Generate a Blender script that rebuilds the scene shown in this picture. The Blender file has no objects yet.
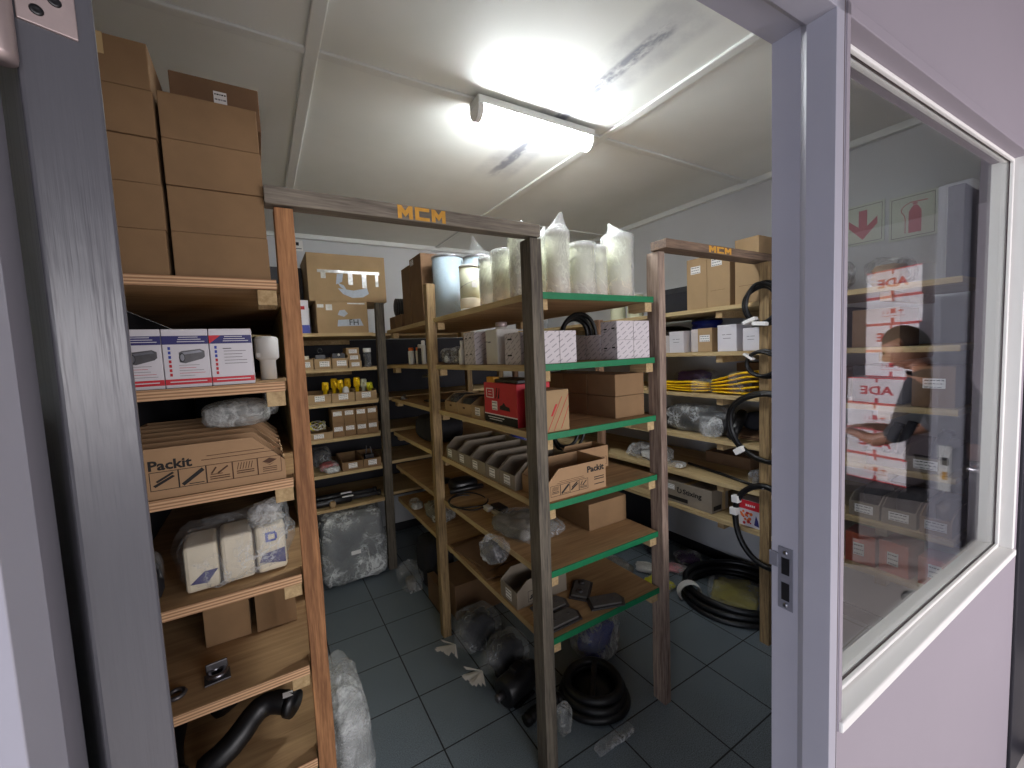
import bpy, bmesh, math, random
from mathutils import Vector, Matrix, noise
random.seed(7)
PI = math.pi
SC = bpy.context.scene
COL = SC.collection
RNG = random.Random(11)

# ------------------------------------------------------------------ materials
MATS = {}
def newmat(name):
    m = bpy.data.materials.new(name); m.use_nodes = True
    nt = m.node_tree; nt.nodes.clear()
    out = nt.nodes.new('ShaderNodeOutputMaterial')
    b = nt.nodes.new('ShaderNodeBsdfPrincipled')
    nt.links.new(b.outputs[0], out.inputs[0])
    return m, nt, b, out
def srgb(r, g, b):
    f = lambda c: (c/255/12.92) if c/255 <= .04045 else ((c/255+.055)/1.055)**2.4
    return (f(r), f(g), f(b), 1)
def texco(nt, scale=(1,1,1), loc=(0,0,0), kind='Object'):
    t = nt.nodes.new('ShaderNodeTexCoord'); mp = nt.nodes.new('ShaderNodeMapping')
    mp.inputs['Scale'].default_value = scale; mp.inputs['Location'].default_value = loc
    nt.links.new(t.outputs[kind], mp.inputs[0]); return mp.outputs[0]
def ramp(nt, fac, stops):
    r = nt.nodes.new('ShaderNodeValToRGB'); e = r.color_ramp.elements
    while len(e) < len(stops): e.new(0.5)
    for k, (p, c) in enumerate(stops): e[k].position = p; e[k].color = c
    nt.links.new(fac, r.inputs[0]); return r.outputs[0]
def noisetex(nt, vec, scale, detail=4, rough=.6, dist=0):
    n = nt.nodes.new('ShaderNodeTexNoise'); n.inputs['Scale'].default_value = scale
    n.inputs['Detail'].default_value = detail; n.inputs['Roughness'].default_value = rough
    n.inputs['Distortion'].default_value = dist
    nt.links.new(vec, n.inputs['Vector']); return n.outputs['Fac']
def bump(nt, b, h, strength=.3, dist=.002):
    n = nt.nodes.new('ShaderNodeBump'); n.inputs['Strength'].default_value = strength
    n.inputs['Distance'].default_value = dist
    nt.links.new(h, n.inputs['Height']); nt.links.new(n.outputs[0], b.inputs['Normal'])
def mul(c, k): return (c[0]*k, c[1]*k, c[2]*k, 1)
def plain(name, c, rough=.5, metal=0, var=.0, scale=20, bmp=0, bscale=None, spec=None):
    """one colour with a soft noise variation and optional bump"""
    m, nt, b, out = newmat(name)
    v = texco(nt)
    n = noisetex(nt, v, scale)
    nt.links.new(ramp(nt, n, [(.3, mul(c, 1-var)), (.7, mul(c, 1+var))]), b.inputs['Base Color'])
    b.inputs['Roughness'].default_value = rough; b.inputs['Metallic'].default_value = metal
    if spec is not None: b.inputs['Specular IOR Level'].default_value = spec
    if bmp: bump(nt, b, noisetex(nt, v, bscale or scale*3), bmp)
    MATS[name] = m; return m
def wood(name, dark, light, axis='z', scale=14, rough=.75, knots=True, bmp=.35):
    m, nt, b, out = newmat(name)
    st = {'x': (.07, 1, 1), 'y': (1, .07, 1), 'z': (1, 1, .07)}[axis]
    v = texco(nt, st)
    n1 = noisetex(nt, v, scale, 6, .65, .8)
    n2 = noisetex(nt, v, scale*7, 3, .7)
    mx = nt.nodes.new('ShaderNodeMix'); mx.data_type = 'FLOAT'; mx.inputs[0].default_value = .48
    nt.links.new(n1, mx.inputs[2]); nt.links.new(n2, mx.inputs[3])
    col = ramp(nt, mx.outputs[0], [(.38, dark), (.5, tuple((a+c)/2 for a, c in zip(dark, light))), (.62, light)])
    if knots:
        sk = {'x': (.35, 1, 1), 'y': (1, .35, 1), 'z': (1, 1, .35)}[axis]
        vo = nt.nodes.new('ShaderNodeTexVoronoi'); vo.inputs['Scale'].default_value = 5.5
        nt.links.new(texco(nt, sk), vo.inputs['Vector'])
        k = ramp(nt, vo.outputs['Distance'], [(.04, (.36, .27, .2, 1)), (.11, (1, 1, 1, 1))])
        mm = nt.nodes.new('ShaderNodeMix'); mm.data_type = 'RGBA'; mm.blend_type = 'MULTIPLY'; mm.inputs[0].default_value = .75
        nt.links.new(col, mm.inputs[6]); nt.links.new(k, mm.inputs[7]); col = mm.outputs[2]
    nt.links.new(col, b.inputs['Base Color']); b.inputs['Roughness'].default_value = rough
    bump(nt, b, mx.outputs[0], bmp, .003)
    MATS[name] = m; return m
def film(name, tint=(.8, .83, .84, 1), amin=.05, amax=.5, scale=16, rough=.1, width=.03, veil=.25):
    """thin clear plastic: nearly invisible between fine bright crinkles"""
    m, nt, b, out = newmat(name)
    v = texco(nt)
    b.inputs['Base Color'].default_value = tint; b.inputs['Roughness'].default_value = rough
    b.inputs['Specular IOR Level'].default_value = .9
    def mt(op, x, y):
        q = nt.nodes.new('ShaderNodeMath'); q.operation = op
        for k, z in enumerate((x, y)):
            if isinstance(z, (int, float)): q.inputs[k].default_value = z
            else: nt.links.new(z, q.inputs[k])
        return q.outputs[0]
    def line(sc, w, hi):
        r = mt('ABSOLUTE', mt('SUBTRACT', noisetex(nt, v, sc, 6, .62, .7), .5), 0)
        mr = nt.nodes.new('ShaderNodeMapRange'); mr.inputs[1].default_value = 0; mr.inputs[2].default_value = w
        mr.inputs[3].default_value = hi; mr.inputs[4].default_value = 0
        nt.links.new(r, mr.inputs[0]); return r, mr.outputs[0]
    r1, l1 = line(scale, width, amax); r2, l2 = line(scale*2.7, width*.8, amax*.55)
    where = nt.nodes.new('ShaderNodeMapRange'); where.inputs[1].default_value = .40; where.inputs[2].default_value = .62
    nt.links.new(noisetex(nt, v, scale*.5, 2, .5), where.inputs[0])
    al = mt('ADD', mt('MULTIPLY', mt('ADD', l1, l2), where.outputs[0]), mt('MULTIPLY', where.outputs[0], veil*amax))
    nt.links.new(mt('MINIMUM', mt('ADD', al, amin), 1.0), b.inputs['Alpha'])
    bump(nt, b, mt('ADD', r1, mt('MULTIPLY', r2, .5)), 1.0, .03)
    MATS[name] = m; return m

plain('cardboard', srgb(133, 104, 72), .85, var=.10, scale=9, bmp=.08, bscale=300)
plain('cardboard_dull', srgb(119, 91, 65), .88, var=.10, scale=9, bmp=.08, bscale=300)
plain('cardboard_pale', srgb(167, 139, 102), .85, var=.07, scale=9)
plain('cardboard_pink', srgb(169, 135, 100), .85, var=.07, scale=9)
plain('cardboard_grey', srgb(139, 128, 113), .88, var=.08, scale=9)
plain('ink', srgb(28, 24, 22), .7)
plain('ink_brown', srgb(84, 56, 38), .8)
plain('ink_red', srgb(188, 34, 44), .6)
plain('ink_grey', srgb(120, 116, 118), .7)
plain('ink_blue', srgb(52, 70, 160), .6)
plain('white_print', srgb(214, 210, 214), .5, var=.02)
plain('paper', srgb(232, 230, 226), .7, var=.03)
plain('navy_print', srgb(44, 42, 104), .5, var=.05)
plain('red_print', srgb(200, 38, 52), .5, var=.05)
plain('orange_print', srgb(226, 110, 42), .5, var=.2, scale=60)
plain('carton_white', srgb(203, 195, 193), .6, var=.03)
plain('carton_orange', srgb(196, 84, 46), .65, var=.06)
plain('tape', srgb(196, 168, 122), .25, var=.05)
plain('shiny_tape', srgb(214, 212, 204), .12, var=.2, scale=40, bmp=.6, bscale=40)
plain('green_paint', srgb(18, 118, 74), .5, var=.10, scale=40, bmp=.15)
plain('black_rubber', srgb(16, 16, 18), .42, var=.2, scale=30)
plain('black_plastic', srgb(22, 22, 25), .35, var=.2, scale=20)
plain('bale_grey', srgb(98, 102, 106), .6, var=.35, scale=9)
plain('charcoal', srgb(48, 48, 52), .55, var=.12, scale=20, bmp=.1)
plain('dark_fabric', srgb(38, 38, 44), .9, var=.15, scale=60)
plain('pad_grey', srgb(98, 95, 92), .7, var=.15, scale=40)
plain('steel', srgb(150, 150, 156), .32, 1, var=.08, scale=60)
plain('plate_steel', srgb(124, 124, 134), .4, .35, var=.08, scale=60)
plain('olive_sheet', srgb(160, 150, 78), .45, var=.12, scale=14, bmp=.4, bscale=14)
plain('dull_steel', srgb(104, 102, 104), .45, .8, var=.12, scale=60)
plain('hinge_steel', srgb(176, 160, 158), .42, .55, var=.06, scale=60)
plain('yellow_plastic', srgb(240, 196, 18), .4, var=.06)
plain('yellow_green', srgb(206, 200, 40), .45, var=.1)
plain('white_plastic', srgb(224, 224, 220), .35, var=.03)
plain('milky_plastic', srgb(206, 202, 194), .4, var=.03)
plain('blue_plastic', srgb(30, 48, 150), .4, var=.08)
plain('blue_grey_filter', srgb(176, 196, 208), .35, var=.05, scale=14)
plain('cream_filter', srgb(213, 215, 186), .6, var=.04, scale=20)
plain('cream_pack', srgb(216, 206, 182), .5, var=.06)
plain('purple_plastic', srgb(92, 60, 120), .4, var=.15)
plain('pink_plastic', srgb(216, 140, 146), .4, var=.1)
plain('red_plastic', srgb(150, 32, 36), .4, var=.15)
plain('grey_cloth', srgb(120, 116, 108), .8, var=.25, scale=30, bmp=.5, bscale=30)
plain('letter_yellow', srgb(206, 150, 52), .65, var=.12, scale=60)
plain('skin', srgb(150, 104, 82), .55, var=.05)
plain('hair', srgb(32, 26, 24), .8)
plain('shirt', srgb(58, 58, 64), .9, var=.1, scale=40)
plain('trousers', srgb(36, 38, 46), .9, var=.1, scale=40)
plain('sign_base', srgb(208, 212, 196), .5, var=.02)
plain('sign_red', srgb(194, 118, 126), .5, var=.03)
plain('frame_paint', srgb(159, 157, 167), .38, var=.02, scale=8, bmp=.04, bscale=60)
plain('frame_grey', srgb(150, 150, 160), .4, var=.03)
plain('frame_white', srgb(222, 220, 216), .4, var=.02, scale=8)
plain('gasket', srgb(84, 70, 72), .5)
plain('corridor_paint', srgb(141, 133, 141), .6, var=.02, scale=3, bmp=.05, bscale=120)
plain('room_paint', srgb(206, 207, 208), .7, var=.03, scale=3, bmp=.04, bscale=120)
plain('dark_backing', srgb(46, 46, 52), .8, var=.15, scale=5)
plain('skirting', srgb(40, 40, 44), .5, var=.1)
plain('batten_white', srgb(226, 228, 224), .5, var=.02)
plain('dark_door', srgb(26, 26, 34), .4, var=.1)
plain('corridor_ceiling', srgb(72, 68, 72), .8, var=.03)
plain('corridor_floor', srgb(182, 176, 172), .5, var=.08, scale=6)
wood('orange_pine', srgb(119, 78, 46), srgb(186, 133, 87), 'z', 16)
wood('grey_timber', srgb(61, 55, 50), srgb(122, 113, 98), 'z', 18, knots=False)
wood('brown_timber', srgb(84, 60, 46), srgb(160, 124, 96), 'z', 18)
wood('pink_timber', srgb(98, 78, 68), srgb(171, 150, 133), 'z', 16)
wood('tan_timber', srgb(96, 76, 50), srgb(171, 143, 100), 'z', 16, knots=False)
wood('beam_timber', srgb(91, 83, 74), srgb(145, 135, 120), 'x', 18, knots=False)
wood('beam_dark', srgb(74, 60, 52), srgb(134, 110, 90), 'x', 18, knots=False)
wood('ply_x', srgb(148, 113, 76), srgb(189, 154, 109), 'x', 7, knots=False, bmp=.12)
wood('ply_y', srgb(136, 98, 62), srgb(190, 148, 98), 'y', 7, knots=False, bmp=.12)
wood('pine_board_y', srgb(169, 141, 98), srgb(206, 184, 137), 'y', 9, bmp=.15)
wood('pine_board_x', srgb(169, 141, 98), srgb(206, 182, 135), 'x', 9, bmp=.15)
wood('block_wood', srgb(158, 130, 89), srgb(199, 172, 128), 'y', 14, knots=False)
film('bag_film', amin=.05, amax=.40, scale=9)
film('milky_film', (.82, .85, .83, 1), .20, .50, 9, .2, .05, .5)
film('crinkle_film', (.82, .84, .84, 1), .10, .75, 12, .10, .05, .35)
film('bale_film', (.84, .87, .86, 1), .12, .9, 8, .08, .05, .35)
film('frost_film', (.86, .88, .87, 1), .30, .45, 5, .22, .015, .3)
film('gloss_film', (.8, .84, .86, 1), .05, .35, 5, .08, .015, .2)

def ply_edge():
    m, nt, b, out = newmat('ply_edge')
    w = nt.nodes.new('ShaderNodeTexWave'); w.bands_direction = 'Z'
    w.inputs['Scale'].default_value = 46; w.inputs['Distortion'].default_value = 1.5; w.inputs['Detail'].default_value = 2
    nt.links.new(texco(nt, (.1, .1, 1)), w.inputs['Vector'])
    nt.links.new(ramp(nt, w.outputs['Fac'], [(.2, srgb(158, 118, 84)), (.7, srgb(212, 172, 132))]), b.inputs['Base Color'])
    b.inputs['Roughness'].default_value = .8; MATS['ply_edge'] = m
ply_edge()
def osb():
    m, nt, b, out = newmat('osb')
    v = nt.nodes.new('ShaderNodeTexVoronoi'); v.inputs['Scale'].default_value = 60
    nt.links.new(texco(nt, (1, 1, .45)), v.inputs['Vector'])
    n = noisetex(nt, texco(nt), 80, 4)
    mx = nt.nodes.new('ShaderNodeMix'); mx.data_type = 'FLOAT'; mx.inputs[0].default_value = .5
    nt.links.new(v.outputs['Distance'], mx.inputs[2]); nt.links.new(n, mx.inputs[3])
    nt.links.new(ramp(nt, mx.outputs[0], [(.25, srgb(120, 104, 62)), (.4, srgb(184, 170, 112)), (.62, srgb(212, 202, 148))]), b.inputs['Base Color'])
    b.inputs['Roughness'].default_value = .85; MATS['osb'] = m
osb()
def diag_print(name, base, ink):
    """white carton printed all over with rows of small slanted dashes"""
    m, nt, b, out = newmat(name)
    v = texco(nt, (1, 1, 1))
    sep = nt.nodes.new('ShaderNodeSeparateXYZ'); nt.links.new(v, sep.inputs[0])
    def mth(op, a, bb):
        n = nt.nodes.new('ShaderNodeMath'); n.operation = op
        for k, x in enumerate((a, bb)):
            if isinstance(x, (int, float)): n.inputs[k].default_value = x
            else: nt.links.new(x, n.inputs[k])
        return n.outputs[0]
    h = mth('ADD', sep.outputs[0], mth('MULTIPLY', sep.outputs[1], -1))
    s = mth('ADD', sep.outputs[2], mth('MULTIPLY', h, -.62))
    band = mth('LESS_THAN', mth('FRACT', mth('MULTIPLY', s, 46), 0), .2)
    t = mth('ADD', h, mth('MULTIPLY', sep.outputs[2], .5))
    dash = mth('LESS_THAN', mth('FRACT', mth('MULTIPLY', t, 26), 0), .68)
    f = mth('MULTIPLY', mth('MULTIPLY', band, dash), .55)
    mx = nt.nodes.new('ShaderNodeMix'); mx.data_type = 'RGBA'
    nt.links.new(f, mx.inputs[0]); mx.inputs[6].default_value = base; mx.inputs[7].default_value = ink
    nt.links.new(mx.outputs[2], b.inputs['Base Color']); b.inputs['Roughness'].default_value = .6
    MATS[name] = m
diag_print('dash_carton', srgb(206, 198, 200), srgb(96, 92, 98))
def floor_mat():
    m, nt, b, out = newmat('floor_tiles')
    br = nt.nodes.new('ShaderNodeTexBrick'); br.offset = 0; br.squash = 1
    br.inputs['Scale'].default_value = 1; br.inputs['Mortar Size'].default_value = .0032
    br.inputs['Mortar Smooth'].default_value = .2; br.inputs['Bias'].default_value = 0
    br.inputs['Brick Width'].default_value = .2975; br.inputs['Row Height'].default_value = .2975
    v = texco(nt, loc=(-.487, -1.143, 0)); nt.links.new(v, br.inputs['Vector'])
    vo = texco(nt)
    sp = noisetex(nt, vo, 260, 3, .7)
    bl = noisetex(nt, vo, 5, 3, .5)
    c = ramp(nt, sp, [(.35, srgb(80, 92, 100)), (.62, srgb(142, 154, 162))])
    mx = nt.nodes.new('ShaderNodeMix'); mx.data_type = 'RGBA'; mx.blend_type = 'MULTIPLY'; mx.inputs[0].default_value = .5
    nt.links.new(c, mx.inputs[6]); nt.links.new(ramp(nt, bl, [(.3, (.8, .8, .8, 1)), (.7, (1, 1, 1, 1))]), mx.inputs[7])
    nt.links.new(mx.outputs[2], br.inputs['Color1']); nt.links.new(mx.outputs[2], br.inputs['Color2'])
    br.inputs['Mortar'].default_value = srgb(26, 30, 34)
    nt.links.new(br.outputs['Color'], b.inputs['Base Color']); b.inputs['Roughness'].default_value = .42
    bump(nt, b, sp, .12, .001); MATS['floor_tiles'] = m
floor_mat()
def ceiling_mat():
    m, nt, b, out = newmat('ceiling_board')
    v = texco(nt); sep = nt.nodes.new('ShaderNodeSeparateXYZ'); nt.links.new(v, sep.inputs[0])
    def step(src, lo, hi):
        n = nt.nodes.new('ShaderNodeMapRange'); n.interpolation_type = 'SMOOTHSTEP'
        n.inputs[1].default_value = lo; n.inputs[2].default_value = hi
        nt.links.new(src, n.inputs[0]); return n.outputs[0]
    def mu(a, bb):
        n = nt.nodes.new('ShaderNodeMath'); n.operation = 'MULTIPLY'
        for k, x in enumerate((a, bb)):
            if isinstance(x, (int, float)): n.inputs[k].default_value = x
            else: nt.links.new(x, n.inputs[k])
        return n.outputs[0]
    X, Y = sep.outputs[0], sep.outputs[1]
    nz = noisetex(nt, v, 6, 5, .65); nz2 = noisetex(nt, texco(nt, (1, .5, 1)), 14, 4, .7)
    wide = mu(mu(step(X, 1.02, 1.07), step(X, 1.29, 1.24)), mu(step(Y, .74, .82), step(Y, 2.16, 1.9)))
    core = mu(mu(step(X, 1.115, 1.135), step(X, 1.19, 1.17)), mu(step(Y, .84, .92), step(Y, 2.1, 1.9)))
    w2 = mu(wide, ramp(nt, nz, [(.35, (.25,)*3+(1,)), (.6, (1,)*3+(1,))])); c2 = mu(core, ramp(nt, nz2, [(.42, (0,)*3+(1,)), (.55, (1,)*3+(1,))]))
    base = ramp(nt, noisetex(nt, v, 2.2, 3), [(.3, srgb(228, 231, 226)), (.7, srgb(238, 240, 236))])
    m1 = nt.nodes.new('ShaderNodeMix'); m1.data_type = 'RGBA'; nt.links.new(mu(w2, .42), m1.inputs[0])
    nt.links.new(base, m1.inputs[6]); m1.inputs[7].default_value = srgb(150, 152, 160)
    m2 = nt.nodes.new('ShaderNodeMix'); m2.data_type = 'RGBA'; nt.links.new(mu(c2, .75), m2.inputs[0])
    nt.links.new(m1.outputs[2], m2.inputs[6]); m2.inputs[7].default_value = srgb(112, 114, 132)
    nt.links.new(m2.outputs[2], b.inputs['Base Color']); b.inputs['Roughness'].default_value = .6
    MATS['ceiling_board'] = m
ceiling_mat()
def door_paint():
    m, nt, b, out = newmat('door_edge_paint')
    v = texco(nt, (1, 1, .035)); n = noisetex(nt, v, 90, 4, .6)
    n2 = noisetex(nt, texco(nt, (1, 1, .25)), 40, 3)
    b.inputs['Base Color'].default_value = srgb(86, 86, 92); b.inputs['Roughness'].default_value = .28
    ad = nt.nodes.new('ShaderNodeMath'); ad.operation = 'ADD'; nt.links.new(n, ad.inputs[0]); nt.links.new(n2, ad.inputs[1])
    bump(nt, b, ad.outputs[0], .28, .003); MATS['door_edge_paint'] = m
door_paint()
def glass():
    m, nt, b, out = newmat('window_glass'); nt.nodes.remove(b)
    tr = nt.nodes.new('ShaderNodeBsdfTransparent'); tr.inputs[0].default_value = (.97, .98, .98, 1)
    gl = nt.nodes.new('ShaderNodeBsdfGlossy'); gl.inputs['Roughness'].default_value = 0.0
    fr = nt.nodes.new('ShaderNodeFresnel'); fr.inputs['IOR'].default_value = 1.5
    ge = nt.nodes.new('ShaderNodeNewGeometry'); ir = nt.nodes.new('ShaderNodeMapRange')      # same reflectance from both sides of the sheet
    ir.inputs[3].default_value = 1.5; ir.inputs[4].default_value = 1/1.5
    nt.links.new(ge.outputs['Backfacing'], ir.inputs[0]); nt.links.new(ir.outputs[0], fr.inputs['IOR'])
    mx = nt.nodes.new('ShaderNodeMixShader')
    nt.links.new(fr.outputs[0], mx.inputs[0]); nt.links.new(tr.outputs[0], mx.inputs[1]); nt.links.new(gl.outputs[0], mx.inputs[2])
    nt.links.new(mx.outputs[0], out.inputs[0]); MATS['window_glass'] = m
glass()
def emit(name, c, s):
    m, nt, b, out = newmat(name)
    b.inputs['Base Color'].default_value = (.9, .9, .9, 1)
    b.inputs['Emission Color'].default_value = c; b.inputs['Emission Strength'].default_value = s
    MATS[name] = m
emit('lamp_diffuser', (.93, .97, 1, 1), 90)

# ------------------------------------------------------------------ mesh builder
class MB:
    def __init__(s): s.v = []; s.f = []; s.m = []; s.sm = []; s.names = []
    def mi(s, mat):
        if mat not in s.names: s.names.append(mat)
        return s.names.index(mat)
    def add(s, vs, fs, mat, smooth=False):
        o = len(s.v); k = s.mi(mat); s.v += [tuple(p) for p in vs]
        for f in fs: s.f.append(tuple(i+o for i in f)); s.m.append(k); s.sm.append(smooth)
        return s
    def box(s, x0, y0, z0, x1, y1, z1, mat, M=None, faces=None):
        vs = [Vector(p) for p in ((x0,y0,z0),(x1,y0,z0),(x1,y1,z0),(x0,y1,z0),(x0,y0,z1),(x1,y0,z1),(x1,y1,z1),(x0,y1,z1))]
        if M is not None: vs = [M @ p for p in vs]
        return s.add(vs, [(0,3,2,1),(4,5,6,7),(0,1,5,4),(1,2,6,5),(2,3,7,6),(3,0,4,7)], mat)
    def prism(s, pts, a, b, axis, mat, M=None):
        """2-D outline extruded from a to b along an axis ('x': pts are (y,z); 'y': (x,z); 'z': (x,y))"""
        n = len(pts)
        mk = {'x': lambda p, t: (t, p[0], p[1]), 'y': lambda p, t: (p[0], t, p[1]), 'z': lambda p, t: (p[0], p[1], t)}[axis]
        vs = [Vector(mk(p, a)) for p in pts] + [Vector(mk(p, b)) for p in pts]
        if M is not None: vs = [M @ p for p in vs]
        fs = [tuple(range(n))[::-1], tuple(range(n, 2*n))] + [(i, (i+1) % n, n+(i+1) % n, n+i) for i in range(n)]
        return s.add(vs, fs, mat)
    def lathe(s, prof, mat, seg=24, M=None, smooth=True, sq=0):
        """profile (r,z) turned about z; sq flattens towards a square"""
        vs = []; fs = []
        for r, z in prof:
            for k in range(seg):
                a = 2*PI*k/seg
                vs.append(Vector((r*math.cos(a), r*math.sin(a), z)))
        for i in range(len(prof)-1):
            for k in range(seg):
                fs.append((i*seg+k, i*seg+(k+1) % seg, (i+1)*seg+(k+1) % seg, (i+1)*seg+k))
        fs.append(tuple(range(seg))[::-1]); fs.append(tuple((len(prof)-1)*seg+k for k in range(seg)))
        if M is not None: vs = [M @ p for p in vs]
        return s.add(vs, fs, mat, smooth)
    def tube(s, pts, r, mat, seg=8, closed=False, rfun=None):
        P = [Vector(p) for p in pts]; n = len(P); vs = []; fs = []
        prev = None
        for i in range(n):
            a = P[(i-1) % n] if (closed or i > 0) else P[i]; c = P[(i+1) % n] if (closed or i < n-1) else P[i]
            t = (c-a); t = t.normalized() if t.length > 1e-9 else Vector((0,0,1))
            if prev is None:
                u = t.orthogonal().normalized()
            else:
                u = (prev - t*prev.dot(t)); u = u.normalized() if u.length > 1e-6 else t.orthogonal().normalized()
            prev = u; w = t.cross(u); rr = rfun(i/(n-1)) if rfun else r
            for k in range(seg):
                an = 2*PI*k/seg; vs.append(P[i] + (u*math.cos(an) + w*math.sin(an))*rr)
        for i in range(n if closed else n-1):
            j = (i+1) % n
            for k in range(seg):
                fs.append((i*seg+k, i*seg+(k+1) % seg, j*seg+(k+1) % seg, j*seg+k))
        if not closed:
            fs.append(tuple(range(seg))[::-1]); fs.append(tuple((n-1)*seg+k for k in range(seg)))
        return s.add(vs, fs, mat, True)
    def blob(s, dx, dy, dz, mat, seed=0, amp=.1, freq=6, sq=.5, nu=28, nv=16, M=None, flat=True):
        """soft rounded lump of full size dx,dy,dz standing on z=0, creased by noise"""
        vs = []; fs = []; off = Vector((seed*7.3, seed*3.1, seed*1.7))
        pw = lambda c: math.copysign(abs(c)**sq, c)
        for j in range(nv+1):
            ph = -PI/2 + PI*j/nv
            for i in range(nu):
                th = 2*PI*i/nu
                p = Vector((pw(math.cos(ph))*pw(math.cos(th)), pw(math.cos(ph))*pw(math.sin(th)), pw(math.sin(ph))))
                q = Vector((p.x*dx/2, p.y*dy/2, p.z*dz/2))
                d = noise.fractal(q*freq + off, 1.0, 2.1, 4)
                if 'film' in mat or amp > .2: d = .8*d + 1.1*(noise.turbulence(q*freq*1.7 + off, 4, True, noise_basis='PERLIN_ORIGINAL', amplitude_scale=.6, frequency_scale=2.0) - .75)
                q = q*(1 + amp*d)
                q.z += dz/2
                if flat: q.z = max(0, min(dz*1.05, q.z))
                vs.append(q)
        for j in range(nv):
            for i in range(nu):
                fs.append((j*nu+i, j*nu+(i+1) % nu, (j+1)*nu+(i+1) % nu, (j+1)*nu+i))
        if M is not None: vs = [M @ p for p in vs]
        return s.add(vs, fs, mat, True)
    def text(s, txt, fn, size, mat, align='LEFT', bold=0.0, depth=.0006):
        """lettering; fn(u,v,d) places it on a face"""
        vs, fs = glyphs(txt, bold)
        w = max(p[0] for p in vs) if vs else 0
        sh = {'LEFT': 0, 'CENTER': -w/2, 'RIGHT': -w}[align]
        return s.add([fn((p[0]+sh)*size, p[1]*size, p[2]*depth+.0004) for p in vs], fs, mat)
    def build(s, name, parent=None, loc=(0,0,0), rot=(0,0,0), bevel=0, subsurf=0):
        me = bpy.data.meshes.new(name); me.from_pydata(s.v, [], s.f)
        for n in s.names: me.materials.append(MATS[n])
        me.polygons.foreach_set('material_index', s.m); me.polygons.foreach_set('use_smooth', s.sm)
        bm = bmesh.new(); bm.from_mesh(me); bmesh.ops.recalc_face_normals(bm, faces=bm.faces)
        bm.to_mesh(me); bm.free(); me.update()
        o = bpy.data.objects.new(name, me); COL.objects.link(o)
        o.location = loc; o.rotation_euler = rot
        if parent: o.parent = parent
        if bevel:
            b = o.modifiers.new('bevel', 'BEVEL'); b.width = bevel; b.segments = 2; b.limit_method = 'ANGLE'; b.angle_limit = math.radians(40)
        if subsurf:
            b = o.modifiers.new('sub', 'SUBSURF'); b.levels = subsurf; b.render_levels = subsurf
        return o
GLY = {}
def glyphs(txt, bold):
    k = (txt, bold)
    if k not in GLY:
        c = bpy.data.curves.new('t', 'FONT'); c.body = txt; c.size = 1; c.extrude = 1.0; c.offset = bold; c.resolution_u = 2
        o = bpy.data.objects.new('t', c); COL.objects.link(o)
        dg = bpy.context.evaluated_depsgraph_get(); dg.update()
        me = bpy.data.meshes.new_from_object(o.evaluated_get(dg))
        vs = [tuple(v.co) for v in me.vertices]; fs = [tuple(p.vertices) for p in me.polygons]
        x0 = min(v[0] for v in vs)
        GLY[k] = ([(v[0]-x0, v[1], v[2]) for v in vs], fs)
        bpy.data.objects.remove(o); bpy.data.meshes.remove(me); bpy.data.curves.remove(c)
    return GLY[k]

# ------------------------------------------------------------------ things
def tag(o, label, cat, group=None):
    o['label'] = label; o['category'] = cat
    if group: o['group'] = group
    return o
def thing(name, label, cat, loc=(0,0,0), rz=0, group=None):
    o = bpy.data.objects.new(name, None); COL.objects.link(o); o.empty_display_size = .05
    o.location = loc; o.rotation_euler = (0, 0, rz)
    return tag(o, label, cat, group)
def struct(name, mb, loc=(0,0,0), rz=0, bevel=0, parent=None):
    o = mb.build(name, parent, loc, (0,0,rz), bevel)
    if parent is None: o['kind'] = 'structure'
    return o
def facefn(face, w, d, h):
    """maps (u right, v up, off) on a face of a box centred in x,y with its base at z=0"""
    if face == '-y': return lambda u, v, o=0: (-w/2+u, -d/2-o, v)
    if face == '-x': return lambda u, v, o=0: (-w/2-o, d/2-u, v)
    if face == '+x': return lambda u, v, o=0: (w/2+o, -d/2+u, v)
    if face == '+y': return lambda u, v, o=0: (w/2-u, d/2+o, v)
    return lambda u, v, o=0: (-w/2+u, -d/2+v, h+o)
def rect(mb, fn, u0, v0, u1, v1, mat, t=.0006, base=0.0002):
    vs = [fn(u0, v0, base), fn(u1, v0, base), fn(u1, v1, base), fn(u0, v1, base), fn(u0, v0, base+t), fn(u1, v0, base+t), fn(u1, v1, base+t), fn(u0, v1, base+t)]
    mb.add(vs, [(0,3,2,1),(4,5,6,7),(0,1,5,4),(1,2,6,5),(2,3,7,6),(3,0,4,7)], mat)
def quad(mb, fn, pts, mat, t=.0006, base=.0002):
    n = len(pts); vs = [fn(u, v, base) for u, v in pts] + [fn(u, v, base+t) for u, v in pts]
    mb.add(vs, [tuple(range(n))[::-1], tuple(range(n, 2*n))] + [(i, (i+1) % n, n+(i+1) % n, n+i) for i in range(n)], mat)
def paper_label(parent, fn, u, v, w, h, rows=3, seed=0):
    """a stuck-on white label with rows of small print"""
    r = random.Random(seed*31+5); mb = MB()
    rect(mb, fn, u, v, u+w, v+h, 'paper', .0008)
    for k in range(rows):
        vv = v + h*(.82 - .68*k/max(1, rows-1)) - h*.06
        x = u + w*.08
        while x < u + w*.86:
            l = w*r.uniform(.08, .22); rect(mb, fn, x, vv, min(x+l, u+w*.94), vv+h*.09, 'ink_grey' if k else 'ink', .0003, .001)
            x += l + w*.05
    mb.build('label', parent)
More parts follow.
